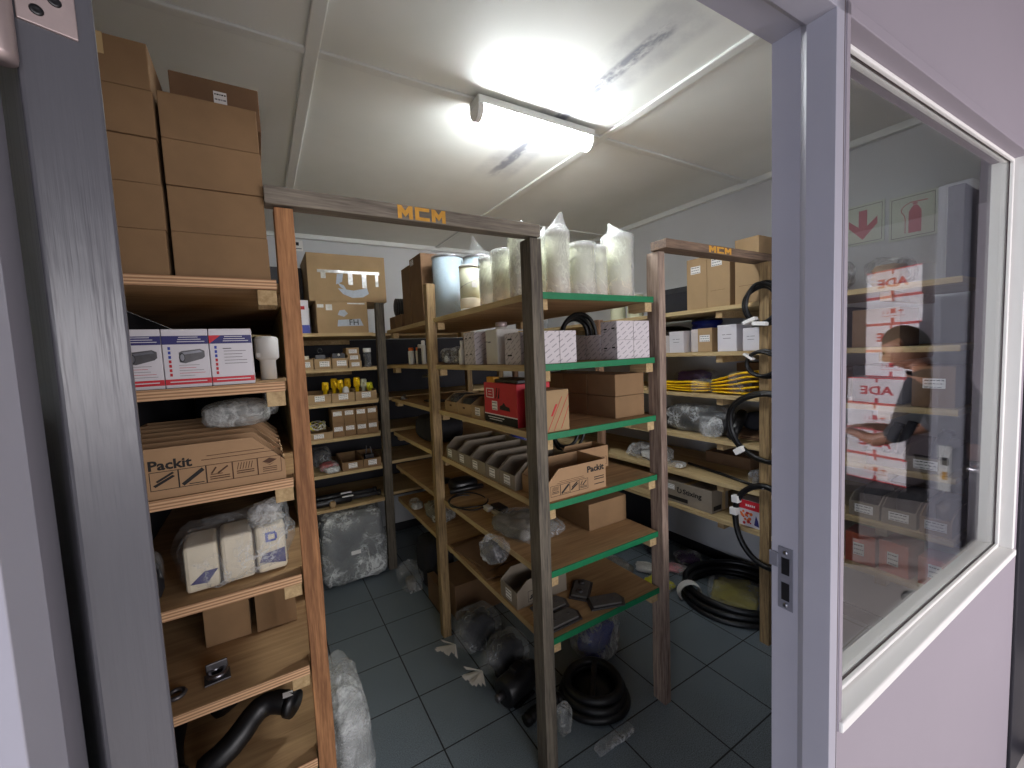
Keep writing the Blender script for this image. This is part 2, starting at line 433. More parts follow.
def carton(name, label, x0, x1, y0, y1, z0, z1, mat='cardboard', group=None, lab=None, tape=None, rz=0, cat='box', seam=True, extra=None, bev=.002):
    """closed carton: body with fold seams, tape strip and stuck-on label as parts"""
    w, d, h = x1-x0, y1-y0, z1-z0
    t = thing(name, label, cat, ((x0+x1)/2, (y0+y1)/2, z0), rz, group)
    mb = MB().box(-w/2, -d/2, 0, w/2, d/2, h, mat); mb.build('carton_body', t, bevel=bev)
    if tape:
        tb = MB(); fn = facefn('top', w, d, h)
        if tape == 'x': rect(tb, fn, 0, d/2-.018, w, d/2+.018, 'tape')
        else:
            rect(tb, fn, w/2-.018, 0, w/2+.018, d, 'tape'); f2 = facefn('-y', w, d, h); rect(tb, f2, w/2-.018, h-.04, w/2+.018, h, 'tape')
        tb.build('tape', t)
    for k, l in enumerate(lab or []):
        face, u, v, lw, lh = l[:5]
        paper_label(t, facefn(face, w, d, h), u, v, lw, lh, 3, seed=hash((round(x0, 3), k)) % 97)
    if extra: extra(t, w, d, h)
    return t
# ------------------------------------------------------------------ the setting
FW, FR = (.795, .31, 0), -math.radians(1.35)        # front partition: local x along it, local y into the room
H = 2.47
struct('floor', MB().box(-1.05, .28, -.06, 2.70, 3.70, 0, 'floor_tiles'))
struct('floor_corridor', MB().box(-3, -2.4, -.06, 6.2, .28, 0, 'corridor_floor'))
struct('ground_yard', MB().box(-9, -12, -.07, 10, -2.4, -.01, 'corridor_floor'))
struct('ceiling', MB().box(-1.05, .36, H, 2.70, 3.70, H+.05, 'ceiling_board'))
struct('ceiling_corridor', MB().box(-3, -2.4, 2.75, 6.2, .36, 2.8, 'corridor_ceiling'))
struct('wall_left', MB().box(-1.05, .40, 0, -.97, 3.66, H, 'room_paint'))
struct('wall_back', MB().box(-1.05, 3.58, 0, 2.70, 3.66, H, 'room_paint'))
struct('wall_right', MB().box(2.62, .40, 0, 2.70, 3.66, H, 'room_paint'))
struct('wall_corridor', MB().box(-3, -2.48, 0, -1.9, -2.4, 2.8, 'corridor_paint').box(3.5, -2.48, 0, 6.2, -2.4, 2.8, 'corridor_paint').box(-1.9, -2.48, 2.12, 3.5, -2.4, 2.8, 'corridor_paint').box(6.12, -2.4, 0, 6.2, .3, 2.8, 'corridor_paint').box(-3.08, -2.48, 0, -3, .4, 2.8, 'corridor_paint'))
w = MB()
w.box(.03, .004, 0, 1.150, .070, .803, 'corridor_paint')            # below the window
w.box(.03, .004, 2.024, 1.150, .070, 2.76, 'corridor_paint')        # above it
w.box(-.985, .004, 2.07, .03, .096, 2.76, 'corridor_paint')         # above the door
w.box(-3.8, .004, 0, -.985, .096, 2.76, 'corridor_paint')
w.box(1.150, .004, 0, 1.225, .096, 2.76, 'corridor_paint')
w.box(1.225, .004, 2.06, 2.1, .096, 2.76, 'corridor_paint')
w.box(2.1, .004, 0, 5.4, .096, 2.76, 'corridor_paint')
struct('wall_front', w, FW, FR)
# door frame: pressed profile with rebate and stop
PR = [(0, 0), (0, .042), (.012, .056), (.012, .103), (.049, .103), (.049, .096), (.03, .096), (.03, 0)]
j = MB().prism(PR, 0, 2.05, 'z', 'frame_paint')
j.prism([(-.924-u, v) for u, v in PR], 0, 2.05, 'z', 'frame_paint')
j.prism([(0, 2.005), (.042, 2.005), (.056, 2.018), (.103, 2.018), (.103, 2.07), (0, 2.07)], -.954, .03, 'x', 'frame_paint')
j.box(.0245, -.0006, 0, .027, .001, 2.05, 'gasket')
fr = struct('trim_1', j, FW, FR, .003)
# strike plate let into the right jamb
s = MB()
zc = 1.056
s.prism([(.064, zc-.060), (.0905, zc-.060), (.0905, zc+.060), (.064, zc+.060)], .0105, .0122, 'x', 'plate_steel')
s.prism([(.0895, zc+.018), (.1055, zc+.018), (.1055, zc+.046), (.0895, zc+.046)], .0085, .0122, 'x', 'plate_steel')
sp = s.build('strike_plate', None, FW, (0, 0, FR), .0006)
tag(sp, 'steel strike plate with two latch holes set into the right door jamb', 'lock plate')
q = MB()
q.box(.0098,   .070, zc+.008, .0107, .084, zc+.040, 'black_plastic').box(.0098, .070, zc-.042, .0107, .084, zc-.008, 'black_plastic')
q.build('latch_hole', sp)
for k, dz in enumerate((.050, -.051)):
    c = MB().lathe([(.0045, 0), (.004, .0012)], 'steel', 12, Matrix.Translation((.0104, .077, zc+dz)) @ Matrix.Rotation(-PI/2, 4, 'Y'))
    c.build('screw', sp)
# window_1: sill, frame and pane
wn = MB()
U0, U1, Z0, Z1 = .042, 1.150, .823, 2.003
wn.box(.030, -.002, .803, U0, .072, 2.024, 'corridor_paint').box(U1-.001, -.002, .823, U1+.018, .072, 2.024, 'frame_white')
wn.box(.030, -.002, Z1, U1+.018, .072, 2.024, 'corridor_paint')
struct_w = struct('window_1', wn, FW, FR, .0015)
sl = MB().box(.032, -.008, .803, U1+.012, .074, Z0, 'frame_white'); sl.build('window_sill', struct_w, bevel=.003)
fm = MB()
g0, g1 = .026, .050
for a, b_, mt in ((g0, .034, 'frame_white'), (.040, g1, 'frame_white')):
    fm.box(U0, a, Z0, U0+.008, b_, Z1, mt).box(U1-.008, a, Z0, U1, b_, Z1, mt)
    fm.box(U0, a, Z0, U1, b_, Z0+.008, mt).box(U0, a, Z1-.008, U1, b_, Z1, mt)
fm.box(U0, .034, Z0, U0+.006, .040, Z1, 'gasket').box(U1-.006, .034, Z0, U1, .040, Z1, 'gasket')
fm.box(U0, .034, Z0, U1, .040, Z0+.006, 'gasket').box(U0, .034, Z1-.006, U1, .040, Z1, 'gasket')
fm.build('window_frame', struct_w, bevel=.002)
MB().box(U0+.006, .0355, Z0+.006, U1-.006, .0385, Z1-.006, 'window_glass').build('pane', struct_w)
# dark door beside the window in the corridor
d2 = MB().box(1.228, -.004, 0, 2.098, .05, 2.05, 'dark_door')
d2o = struct('door_2', d2, FW, FR, .003)
MB().tube([(1.30, -.004, 1.02), (1.30, -.05, 1.02), (1.42, -.05, 1.02)], .009, 'steel').build('door_handle', d2o)
# the open store room door, seen on its hinge edge
door = thing('room_door', 'dark grey painted door standing open, seen along its hinge edge', 'door', (-.1205, .407, 0), 0)
A = math.radians(112)
dd = Vector((math.cos(A), math.sin(A), 0)); de = Vector((math.sin(A), -math.cos(A), 0))
MD = Matrix(((de.x, dd.x, 0, 0), (de.y, dd.y, 0, 0), (0, 0, 1, 0), (0, 0, 0, 1)))
lf = MB(); lf.box(0, 0, .012, .0405, .80, 2.0, 'door_edge_paint', MD); lf.build('door_leaf', door, bevel=.0025)
hg = MB(); hg.box(.002, -.0022, 1.732, .0305, .0004, 1.846, 'hinge_steel', MD)
hp = hg.build('hinge', door, bevel=.0006)
kn = MB().lathe([(.0078, 1.700), (.0084, 1.704), (.0084, 1.765), (.0074, 1.767), (.0084, 1.769), (.0084, 1.846), (.0074, 1.849)], 'hinge_steel', 20, MD @ Matrix.Translation((-.0075, -.003, 0)))
kn.build('hinge_knuckle', hp)
for (u, z) in ((.0115, 1.7415), (.0205, 1.752), (.0115, 1.80), (.0205, 1.82)):
    sc = MB().lathe([(.0036, 0), (.0030, .0007), (.0012, .0003)], 'black_plastic', 16, MD @ Matrix.Translation((u, -.0022, z)) @ Matrix.Rotation(PI/2, 4, 'X'))
    sc.build('screw', hp)
hd = MB().tube([MD @ Vector(p) for p in ((.0405, .66, 1.05), (.085, .66, 1.05), (.085, .55, 1.05))], .009, 'steel'); hd.build('door_handle', door)
# ceiling battens, cornices and skirting
def strip(n, *b, m='batten_white', bev=.004):
    return struct(n, MB().box(*b, m), bevel=bev)
strip('trim_2', -.97, 1.458, H-.010, 2.62, 1.494, H)
strip('trim_3', .190, .41, H-.012, .232, 3.58, H-.0005)
strip('trim_4', 1.400, .30+.1, H-.012, 1.440, 3.58, H-.0005)
strip('trim_5', -.97, 2.68, H-.010, 2.62, 2.712, H)
strip('trim_6', -.97, 3.545, H-.035, 2.62, 3.58, H)
strip('trim_7', 2.585, .42, H-.035, 2.62, 3.58, H)
strip('baseboard_right', 2.606, .42, 0, 2.62, 3.58, .07, m='skirting')
strip('baseboard_back', -.97, 3.566, 0, 2.60, 3.58, .07, m='skirting')
tk = strip('trim_8', 2.58, 1.30, 1.868, 2.62, 3.57, 1.908)           # cable trunking on the right wall
# strip light
lamp = thing('ceiling_light', 'short white LED strip light glowing on the ceiling', 'light', (1.045, 1.452, H-.0125))
MB().box(-.285, -.040, -.030, .285, .040, .0, 'batten_white').build('housing', lamp, bevel=.004)
df = MB(); prof = [(-.035, -.030)] + [(-.035*math.cos(q*PI/10), -.036-.042*math.sin(q*PI/10)) for q in range(0, 11)] + [(.035, -.030)]
df.prism(prof, -.260, .272, 'x', 'lamp_diffuser'); df.build('diffuser', lamp)
pe = [(-.037, -.0305)] + [(-.037*math.cos(q*PI/10), -.036-.044*math.sin(q*PI/10)) for q in range(0, 11)] + [(.037, -.0305)]
for q in ((-.285, -.2605), (.2725, .285)): MB().prism(pe, q[0], q[1], 'x', 'white_plastic').build('end_cap', lamp, bevel=.002)
# safety signs on the right wall above the shelves
def sign(name, label, y0, y1, z0, z1, draw):
    o = MB().box(2.616, y0, z0, 2.6195, y1, z1, 'sign_base').build(name)
    tag(o, label, 'sign')
    w_ = y1-y0; h_ = z1-z0
    fn = lambda u, v, d=0: (2.616-d, y1-u*w_, z0+v*h_)
    mb = MB()
    for (a, b_, c, d_) in ((.05, .05, .95, .062), (.05, .938, .95, .95), (.05, .05, .062, .95), (.938, .05, .95, .95)): rect(mb, fn, a, b_, c, d_, 'ink_grey')
    mb.build('border', o)
    mb = MB(); draw(mb, fn); mb.build('pictogram', o)
def arrow(mb, fn):
    quad(mb, fn, [(.5, .12), (.84, .46), (.84, .64), (.60, .44), (.60, .84), (.40, .84), (.40, .44), (.16, .64), (.16, .46)], 'sign_red')
def ext(mb, fn):
    quad(mb, fn, [(.42, .13), (.68, .13), (.68, .60), (.62, .70), (.58, .74), (.52, .74), (.48, .70), (.42, .60)], 'sign_red')
    quad(mb, fn, [(.50, .75), (.60, .75), (.60, .79), (.50, .79)], 'sign_red')
    quad(mb, fn, [(.46, .80), (.80, .79), (.80, .81), (.46, .825)], 'sign_red')
    pts = [(.46, .81), (.36, .78), (.28, .72), (.26, .64), (.33, .54), (.35, .44), (.35, .14)]
    for a, b_ in zip(pts, pts[1:]):
        dx, dy = b_[0]-a[0], b_[1]-a[1]; l = math.hypot(dx, dy); nx, ny = -dy/l*.009, dx/l*.009
        quad(mb, fn, [(a[0]-nx, a[1]-ny), (b_[0]-nx, b_[1]-ny), (b_[0]+nx, b_[1]+ny), (a[0]+nx, a[1]+ny)], 'sign_red')
K = 2.616/2.42
sign('wall_sign', 'pale safety sign with red downward arrow high on the wall behind glass', .817, .985, 1.5+.424*K, 1.5+.606*K, arrow)
sign('wall_sign', 'pale safety sign with red fire extinguisher picture high on the wall behind glass', .632, .800, 1.5+.410*K, 1.5+.596*K, ext)
ns = MB().box(.285, 3.5745, 2.345, .345, 3.579, 2.425, 'paper'); n_o = ns.build('notice_sign'); tag(n_o, 'small white notice high on the back wall beside the orange post', 'notice')
MB().box(.298, 3.5735, 2.385, .318, 3.5747, 2.41, 'ink').box(.295, 3.5735, 2.36, .335, 3.5747, 2.366, 'ink_grey').build('print', n_o)

# ------------------------------------------------------------------ racks
TH = .022
SG = .0009
LV = {1: 1.695, 2: 1.458, 3: 1.226, 4: .985, 5: .748, 6: .508}
def post(parent, x0, y0, x1, y1, z1, mat, seed, z0=0, lean=(0, 0)):
    """a rough sawn upright: slightly wavering square section"""
    r = random.Random(seed); n = 14; vs = []; fs = []
    for k in range(n+1):
        t = k/n; z = z0+(z1-z0)*t; ox, oy = lean[0]*t, lean[1]*t
        for (x, y) in ((x0, y0), (x1, y0), (x1, y1), (x0, y1)):
            vs.append((x+ox+r.uniform(-.0012, .0012), y+oy+r.uniform(-.0012, .0012), z))
    for k in range(n):
        for i in range(4): fs.append((k*4+i, k*4+(i+1) % 4, k*4+4+(i+1) % 4, k*4+4+i))
    fs += [(3, 2, 1, 0), (n*4, n*4+1, n*4+2, n*4+3)]
    return MB().add(vs, fs, mat).build('post', parent, bevel=.002)
# middle rack
mr = thing('storage_rack', 'long timber rack in the room centre with green-edged plywood shelves', 'shelf rack', (1.06, 2.03, 0))
ox, oy = -1.06, -2.03
post(mr, .742+ox, 1.116+oy, .786+ox, 1.178+oy, 1.863, 'grey_timber', 1, lean=(.018, 0))
post(mr, .722+ox, 2.03+oy, .768+ox, 2.075+oy, 1.868, 'tan_timber', 2, lean=(.02, 0))
post(mr, .672+ox, 2.93+oy, .728+ox, 2.98+oy, 1.885, 'grey_timber', 3, lean=(.03, 0))
post(mr, 1.337+ox, 1.105+oy, 1.374+ox, 1.165+oy, 1.868, 'pink_timber', 4, lean=(.012, 0))
post(mr, 1.36+ox, 2.03+oy, 1.40+ox, 2.075+oy, 1.87, 'tan_timber', 5)
post(mr, 1.36+ox, 2.93+oy, 1.40+ox, 2.98+oy, 1.87, 'tan_timber', 6)
for k, z in LV.items():
    x0 = .792 if k < 5 else .788
    sm = MB().box(.772+ox, 1.180+oy, z-TH, 1.334+ox, 2.95+oy, z-SG, 'ply_x').box(x0+ox, 1.125+oy, z-TH, 1.334+ox, 1.182+oy, z-SG, 'ply_x')
    sh = sm.build('shelf', mr)
    e = MB().box(x0+ox, 1.1205+oy, z-TH-.001, 1.335+ox, 1.1255+oy, z-SG*.6, 'green_paint'); e.build('painted_edge', sh, bevel=.001)
    e2 = MB().box(.7685+ox, 1.181+oy, z-TH-.0008, .7722+ox, 2.029+oy, z-SG*.6, 'pine_board_y').box(.7665+ox, 2.078+oy, z-TH-.0008, .7722+ox, 2.929+oy, z-SG*.6, 'pine_board_y'); e2.build('board_edge', sh)
    for bx in (.790, 1.294):
        for y0, y1 in ((1.128, 1.215), (2.03, 2.085), (2.86, 2.925)):
            MB().box(bx+ox, y0+oy, z-TH-.036, bx+.038+ox, y1+oy, z-TH-.001, 'block_wood').build('cleat', mr, bevel=.0015)
# left rack
lr = thing('storage_rack', 'timber rack on the left with an orange pine post and loaded shelves', 'shelf rack', (-.45, 1.75, 0))
ox, oy = .45, -1.75
post(lr, .047+ox, 1.120+oy, .088+ox, 1.165+oy, 1.862, 'orange_pine', 11, lean=(.006, 0))
post(lr, -.362+ox, 1.120+oy, -.322+ox, 1.165+oy, 1.70, 'orange_pine', 12)
post(lr, .083+ox, 2.81+oy, .12+ox, 2.85+oy, 1.72, 'tan_timber', 13)
post(lr, -.362+ox, 2.81+oy, -.322+ox, 2.85+oy, 1.70, 'tan_timber', 14)
MB().box(.066+ox, 1.45+oy, 0, .081+ox, 2.85+oy, 1.70, 'osb').build('side_panel', lr)
MB().box(-.328+ox, 1.168+oy, .02, -.3208+ox, 2.805+oy, 1.672, 'dark_backing').build('end_panel', lr)  # dark sheet added so the gap behind the shelves goes black
MB().box(-.330+ox, 2.8505+oy, .02, .080+ox, 2.858+oy, 1.66, 'dark_backing').build('back_panel', lr)  # second added sheet, keeps the rear of the rack dark
for k, z in LV.items():
    z = {6: .500}.get(k, z)
    sh = MB().box(-.320+ox, 1.124+oy, z-TH, .046+ox, 2.84+oy, z-SG, 'ply_x').box(.046+ox, 1.168+oy, z-TH, .0645+ox, 2.84+oy, z-SG, 'ply_x').build('shelf', lr)
    MB().box(-.320+ox, 1.1205+oy, z-TH-.001, .046+ox, 1.1245+oy, z-SG*.6, 'ply_edge').build('board_edge', sh)
    MB().box(.006+ox, 1.13+oy, z-TH-.036, .045+ox, 1.22+oy, z-TH-.001, 'block_wood').build('cleat', lr, bevel=.0015)
    MB().box(-.318+ox, 1.13+oy, z-TH-.036, -.28+ox, 1.22+oy, z-TH-.001, 'block_wood').build('cleat', lr, bevel=.0015)
# rack across the back wall
br = thing('storage_rack', 'timber rack of pale boards across the back wall at the aisle end', 'shelf rack', (.2, 3.22, 0))
ox, oy = -.2, -3.22
LB = {1: 1.683, 2: 1.452, 3: 1.228, 4: .998, 5: .768, 6: .540}
for k, (x, y) in enumerate(((-.30, 2.90), (-.30, 3.455), (1.935, 3.455))): post(br, x+ox, y+oy, x+.045+ox, y+.045+oy, 1.70, 'tan_timber', 30+k)
for k, z in LB.items():
    sh = MB().box(-.25+ox, 2.905+oy, z-TH, .668+ox, 3.452+oy, z-SG, 'pine_board_x').box(.668+ox, 2.985+oy, z-TH, 1.93+ox, 3.452+oy, z-SG, 'pine_board_x').build('shelf', br)
    MB().box(-.25+ox, 3.41+oy, z-TH-.036, .60+ox, 3.45+oy, z-TH-.001, 'block_wood').build('batten', br)
MB().box(-.25+ox, 3.502+oy, .34, 1.98+ox, 3.514+oy, 1.66, 'dark_backing').build('back_panel', br)  # dark sheet added to hide the pale wall behind the shelves
# rack along the right wall
rr = thing('storage_rack', 'timber rack of pale boards along the right wall, hung with black cables', 'shelf rack', (2.33, 1.9, 0))
ox, oy = -2.33, -1.9
LR = {1: 1.692, 2: 1.458, 3: 1.232, 4: .990, 5: .762, 6: .558}
post(rr, 2.035+ox, 1.050+oy, 2.095+ox, 1.095+oy, 1.868, 'tan_timber', 21)
for k, (x, y) in enumerate(((2.0, 2.15), (2.0, 3.28), (2.57, .47), (2.57, 2.15), (2.57, 3.28))): post(rr, x+ox, y+oy, x+.042+ox, y+.045+oy, 1.70, 'brown_timber', 22+k)
for k, z in LR.items():
    sh = MB().box(2.05+ox, 1.098+oy, z-TH, 2.565+ox, 3.27+oy, z-SG, 'pine_board_y').box(2.05+ox, .430+oy, z-TH, 2.565+ox, 1.047+oy, z-SG, 'pine_board_y').build('shelf', rr)
    for yy in (.62, 1.30, 2.9): MB().box(2.07+ox, yy+oy, z-TH-.036, 2.56+ox, yy+.036+oy, z-TH-.001, 'block_wood').build('batten', rr)
# header beams with painted letters
def beam(label, x0, x1, y0, y1, z0, z1, mat, tx, size, bold, lz):
    t = thing('header_beam', label, 'beam', ((x0+x1)/2, (y0+y1)/2, z0))
    w, d, h = x1-x0, y1-y0, z1-z0
    MB().box(-w/2, -d/2, 0, w/2, d/2, h, mat).build('plank', t, bevel=.002)
    fn = facefn('-y', w, d, h); mb = MB()
    EM = [(0, 0), (0, 1), (.26, 1), (.5, .62), (.74, 1), (1, 1), (1, 0), (.74, 0), (.74, .50), (.5, .14), (.26, .50), (.26, 0)]
    CE = [(0, 0), (0, 1), (1, 1), (1, .74), (.28, .74), (.28, .26), (1, .26), (1, 0)]
    for k, L_ in enumerate((EM, CE, EM)):
        quad(mb, fn, [(tx-x0+size*(1.16*k+u), lz+bold*v) for u, v in L_], 'letter_yellow', .0009)
    mb.build('painted_letters', t)
    return t
beam('long grey beam spanning the aisle, painted MCM in ochre letters', .036, .798, 1.112, 1.158, 1.866, 1.906, 'beam_timber', .340, .0405, .034, .003)
beam('short dark beam by the right shelves, painted MCM in dull ochre', 1.34, 2.20, 1.06, 1.135, 1.8705, 1.905, 'beam_dark', 1.602, .0465, .026, .004)
# ------------------------------------------------------------------ helpers for goods
def picto(mb, fn, u, v, w, h, k, ink='ink_brown'):
    """one printed handling picture in its frame"""
    t = .0012
    for r_ in ((u, v, u+w, v+t), (u, v+h-t, u+w, v+h), (u, v, u+t, v+h), (u+w-t, v, u+w, v+h)): rect(mb, fn, *r_, ink)
    def q(*p): quad(mb, fn, [(u+a*w, v+b*h) for a, b in p], ink)
    if k == 0:
        q((.1, .28), (.8, .75), (.88, .66), (.18, .18)); q((.2, .50), (.8, .92), (.86, .84), (.26, .42))
    elif k == 1:
        q((.08, .2), (.85, .92), (.94, .76), (.17, .06)); rect(mb, fn, u+.35*w, v+.10*h, u+.9*w, v+.14*h, ink)
    elif k == 2:
        q((.15, .5), (.35, .85), (.4, .80), (.22, .48)); q((.4, .5), (.8, .85), (.84, .78), (.46, .44)); rect(mb, fn, u+.15*w, v+.42*h, u+.6*w, v+.46*h, ink)
        for s_ in (.16, .28): rect(mb, fn, u+.12*w, v+s_*h, u+.88*w, v+(s_+.05)*h, ink)
    elif k == 3:
        for a in range(6): q((.16+.11*a, .5), (.24+.11*a, .88), (.27+.11*a, .88), (.19+.11*a, .5))
        for s_ in (.38, .26): rect(mb, fn, u+.15*w, v+s_*h, u+.85*w, v+(s_+.05)*h, ink)
    else:
        q((.2, .72), (.5, .92), (.82, .78), (.5, .58)); q((.3, .66), (.5, .52), (.7, .62), (.5, .48))
        for s_ in (.36, .26, .14): rect(mb, fn, u+.2*w, v+s_*h, u+.8*w, v+(s_+.04)*h, ink)
def parts_bin(label, x, y, z, L, W, Hh, facing, lip=.05, cham=.05, mat='cardboard_grey', group=None, lab=None, prt=None, name='parts_bin'):
    """open-fronted cardboard shelf bin; (x,y,z) is the middle of its base"""
    rz = {'-y': 0, '-x': -PI/2, '+x': PI/2}[facing]
    t = thing(name, label, 'bin', (x, y, z), rz, group); c = .0035
    f, b = -L/2, L/2
    mb = MB().box(-W/2, f, 0, W/2, b, c, mat).box(-W/2+c, f, c, W/2-c, f+c, lip, mat).box(-W/2+c, b-c, c, W/2-c, b, Hh, mat)
    side = [(f, c), (f, lip), (f+cham, Hh), (b, Hh), (b, c)]
    mb.prism(side, -W/2, -W/2+c, 'x', mat).prism(side, W/2-c, W/2, 'x', mat)
    mb.build('bin_body', t)
    if lab:
        paper_label(t, facefn('-y', W, L, Hh), lab[0]-lab[2]/2+W/2, lab[1], lab[2], lab[3], 3, seed=int(abs(x*100+y*37)) % 50)
    if prt: prt(t, W, L, Hh)
    return t
def bag(label, x, y, z, dx, dy, dz, mat='bag_film', seed=1, amp=.16, rz=0, inner=None, name='plastic_bag', cat='bag', tail=None, sq=.6, group=None, extra=None):
    """a soft clear bag with its contents inside; tail = list of points for a tied neck"""
    t = thing(name, label, cat, (x, y, z), rz, group)
    mb = MB().blob(dx, dy, dz, mat, seed, amp, 5.5, sq, 40, 22)
    mb.build('film', t)
    if inner:
        im, k = inner
        MB().blob(dx*k*.95, dy*k*.95, dz*k, im, seed+3, .26, 8, .6, 36, 20, Matrix.Translation((0, 0, .003))).build('contents', t)
    if tail:
        r = random.Random(seed); a = Vector(tail[0]); b = Vector(tail[1]); d = (b-a)
        tb = MB(); n = 9
        s1 = d.cross(Vector((0, 0, 1))).normalized()
        tb.tube([a-d*.9, a-d*.3, a, a+d*.25], .01, mat, 10, rfun=lambda q: .06*(1-q)**1.2+.007)
        for k in range(n):
            an = (k/(n-1)-.5)*1.9; sd = (d*math.cos(an) + s1*d.length*math.sin(an)); up = Vector((0, 0, r.uniform(-.012, .03)))
            e = a + sd*r.uniform(.85, 1.25) + up; wv = s1*.012
            tb.add([a-wv*.4, a+wv*.4, e+wv+Vector((0, 0, .004)), e-wv], [(0, 1, 2, 3)], 'milky_plastic')
        tb.build('tied_neck', t)
    if extra: extra(t)
    return t
def ring(r, cx=0, cy=0, cz=0, n=40, a0=0, a1=2*PI, wob=0, seed=0, plane='xy'):
    q = random.Random(seed); ph = q.uniform(0, 6); out = []
    for k in range(n):
        a = a0+(a1-a0)*k/(n-1 if abs(a1-a0) < 2*PI-1e-6 else n)
        rr = r*(1+wob*math.sin(3*a+ph)); h = wob*r*math.sin(2*a+ph)
        out.append((cx+rr*math.cos(a), cy+rr*math.sin(a), cz+h) if plane == 'xy' else (cx+rr*math.cos(a), cy+h, cz+rr*math.sin(a)))
    return out

# ================================================================== LEFT RACK
ORD = ['lowest', 'second from the bottom', 'third from the bottom', 'fourth from the bottom', 'fifth from the bottom']
g = 'plain brown cartons stacked on the top left shelf'
z = LV[1]; hb = .0925
for k in range(5):
    carton('cardboard_box', f'plain brown carton, {ORD[k]} in the taller left column above the white cartons', -.316, -.148+.0015*(k % 2), 1.128+.002*(k % 3), 1.42, z+k*hb+.0003*k, z+(k+1)*hb, 'cardboard', g, tape='y' if k == 4 else None)
    if k < 4:
        carton('cardboard_box', f'plain brown carton, {ORD[k]} in the right column against the orange post', -.140, .036-.001*(k % 2), 1.130+.002*((k+1) % 3), 1.42, z+k*(hb+.002)+.0003*k, z+(k+1)*(hb+.002), 'cardboard', g)
carton('cardboard_box', 'brown carton with a white label, set back on top of the right column', -.128, .046, 1.232, 1.46, z+4*(hb+.002)+.002, z+5*(hb+.002)+.006, 'cardboard_dull', g, lab=[('-y', .082, .040, .026, .034)])
# white printed cartons
def liner_print(kind):
    def f(t, w, d, h):
        fn = facefn('-y', w, d, h); mb = MB()
        rect(mb, fn, 0, h*.74, w, h*.885, 'navy_print')
        for r_, (a, b_) in enumerate(((.36, .78), (.34, .84), (.32, .92))):
            rect(mb, fn, w*a, h*(.855-.038*r_), w*b_, h*(.867-.038*r_), 'white_print', .0003, .0009)
        mb.build('blue_band', t); mb = MB(); rect(mb, fn, 0, h*.055, w, h*.15, 'red_print')
        rect(mb, fn, w*.10, h*.095, w*.9, h*.112, 'white_print', .0003, .0009)
        mb.build('red_band', t)
        mb = MB(); r = random.Random(kind)
        for k in range(7): rect(mb, fn, w*.11, h*(.20+.075*k), w*.165, h*(.25+.075*k), 'ink_red' if k < 4 else 'ink_blue')
        if kind == 2:
            quad(mb, fn, [(0, h*.74), (0, h*.885), (w*.28, h*.885)], 'red_print', .0003, .0009)
            for k in range(5): rect(mb, fn, w*.32, h*(.38+.055*k), w*r.uniform(.74, .86), h*(.39+.055*k), 'ink_grey')
            rect(mb, fn, w*.30, h*.645, w*.5, h*.657, 'ink')
        else:
            for k in range(5): rect(mb, fn, w*.32, h*(.20+.045*k), w*r.uniform(.6, .93), h*(.207+.045*k), 'ink_red' if k % 2 else 'ink_grey')
        mb.build('printed_text', t)
        if kind < 2:
            mb = MB(); cx, cy, n = w*.60, h*.54, 14
            def ell(ox, oy, a, b_): return [(ox+a*math.cos(q*2*PI/n), oy+b_*math.sin(q*2*PI/n)) for q in range(n)]
            quad(mb, fn, [(w*.34, h*.435), (w*.34, h*.60), (w*.40, h*.625), (w*.80, h*.655), (w*.90, h*.62), (w*.90, h*.52), (w*.84, h*.485), (w*.46, h*.415)], 'dull_steel')
            quad(mb, fn, [(w*.40, h*.60), (w*.80, h*.635), (w*.85, h*.60), (w*.45, h*.565)], 'steel', .0003, .0009)
            quad(mb, fn, ell(w*.40, h*.515, w*.065, h*.085), 'charcoal', .0003, .0009)
            quad(mb, fn, ell(w*.405, h*.515, w*.045, h*.06), 'steel', .0003, .0013)
            mb.build('printed_cylinder_picture', t)
    return f
for k, (a, b_, lb) in enumerate(((-.257, -.177, 'white carton with blue and red bands, half hidden by the dark door edge'), (-.1755, -.0955, 'white carton printed with a grey metal cylinder, middle of the three'), (-.094, -.014, 'white carton with red corner flash and text rows, beside the yellow chipboard'))):
    carton('printed_carton', lb, a, b_, 1.138, 1.245, LV[2], LV[2]+.126, 'white_print', 'three white printed cartons on the left rack', extra=liner_print(k), bev=.0012)
fit = thing('pipe_fitting', 'white plastic fitting standing behind the white printed cartons', 'fitting', (.018, 1.36, LV[2]))
MB().lathe([(.020, 0), (.020, .052), (.024, .056), (.029, .06), (.030, .112), (.026, .118), (.018, .12)], 'white_plastic', 20).build('fitting_body', fit)
MB().box(-.026, -.024, .062, -.012, .0, .074, 'milky_plastic').build('clip', fit)
# large cardboard bins facing the aisle
def packit_big(t, W, L, Hh):
    fn = facefn('-x', W, L, Hh); mb = MB()
    mb.text('Packit', lambda u, v, o: fn(.100+u*1.08, .062+v, o), .0285, 'ink', bold=.028)
    rect(mb, fn, .200, .078, .310, .0792, 'ink_brown'); rect(mb, fn, .190, .070, .330, .0712, 'ink_brown')
    for k in range(5): picto(mb, fn, .100+.0485*k, .018, .0485, .040, k, 'ink' if k < 2 else 'ink_brown')
    mb.build('printed_panel', t)
for k in range(6):
    y = 1.128+.045+k*.094
    parts_bin('long brown cardboard bin printed with packing pictures, nearest on the left rack' if k == 0 else f'long brown cardboard bin, number {k+1} behind the printed front bin', -.143, y, LV[3], .350, .088, .108, '+x', lip=.045, cham=.062, mat='cardboard_pink', group='long cardboard bins on the left rack', prt=packit_big if k == 0 else None)
bag('crumpled clear plastic bag lying on the long brown bins', -.065, 1.375, LV[3]+.109, .17, .21, .075, 'milky_film', 3, .2)
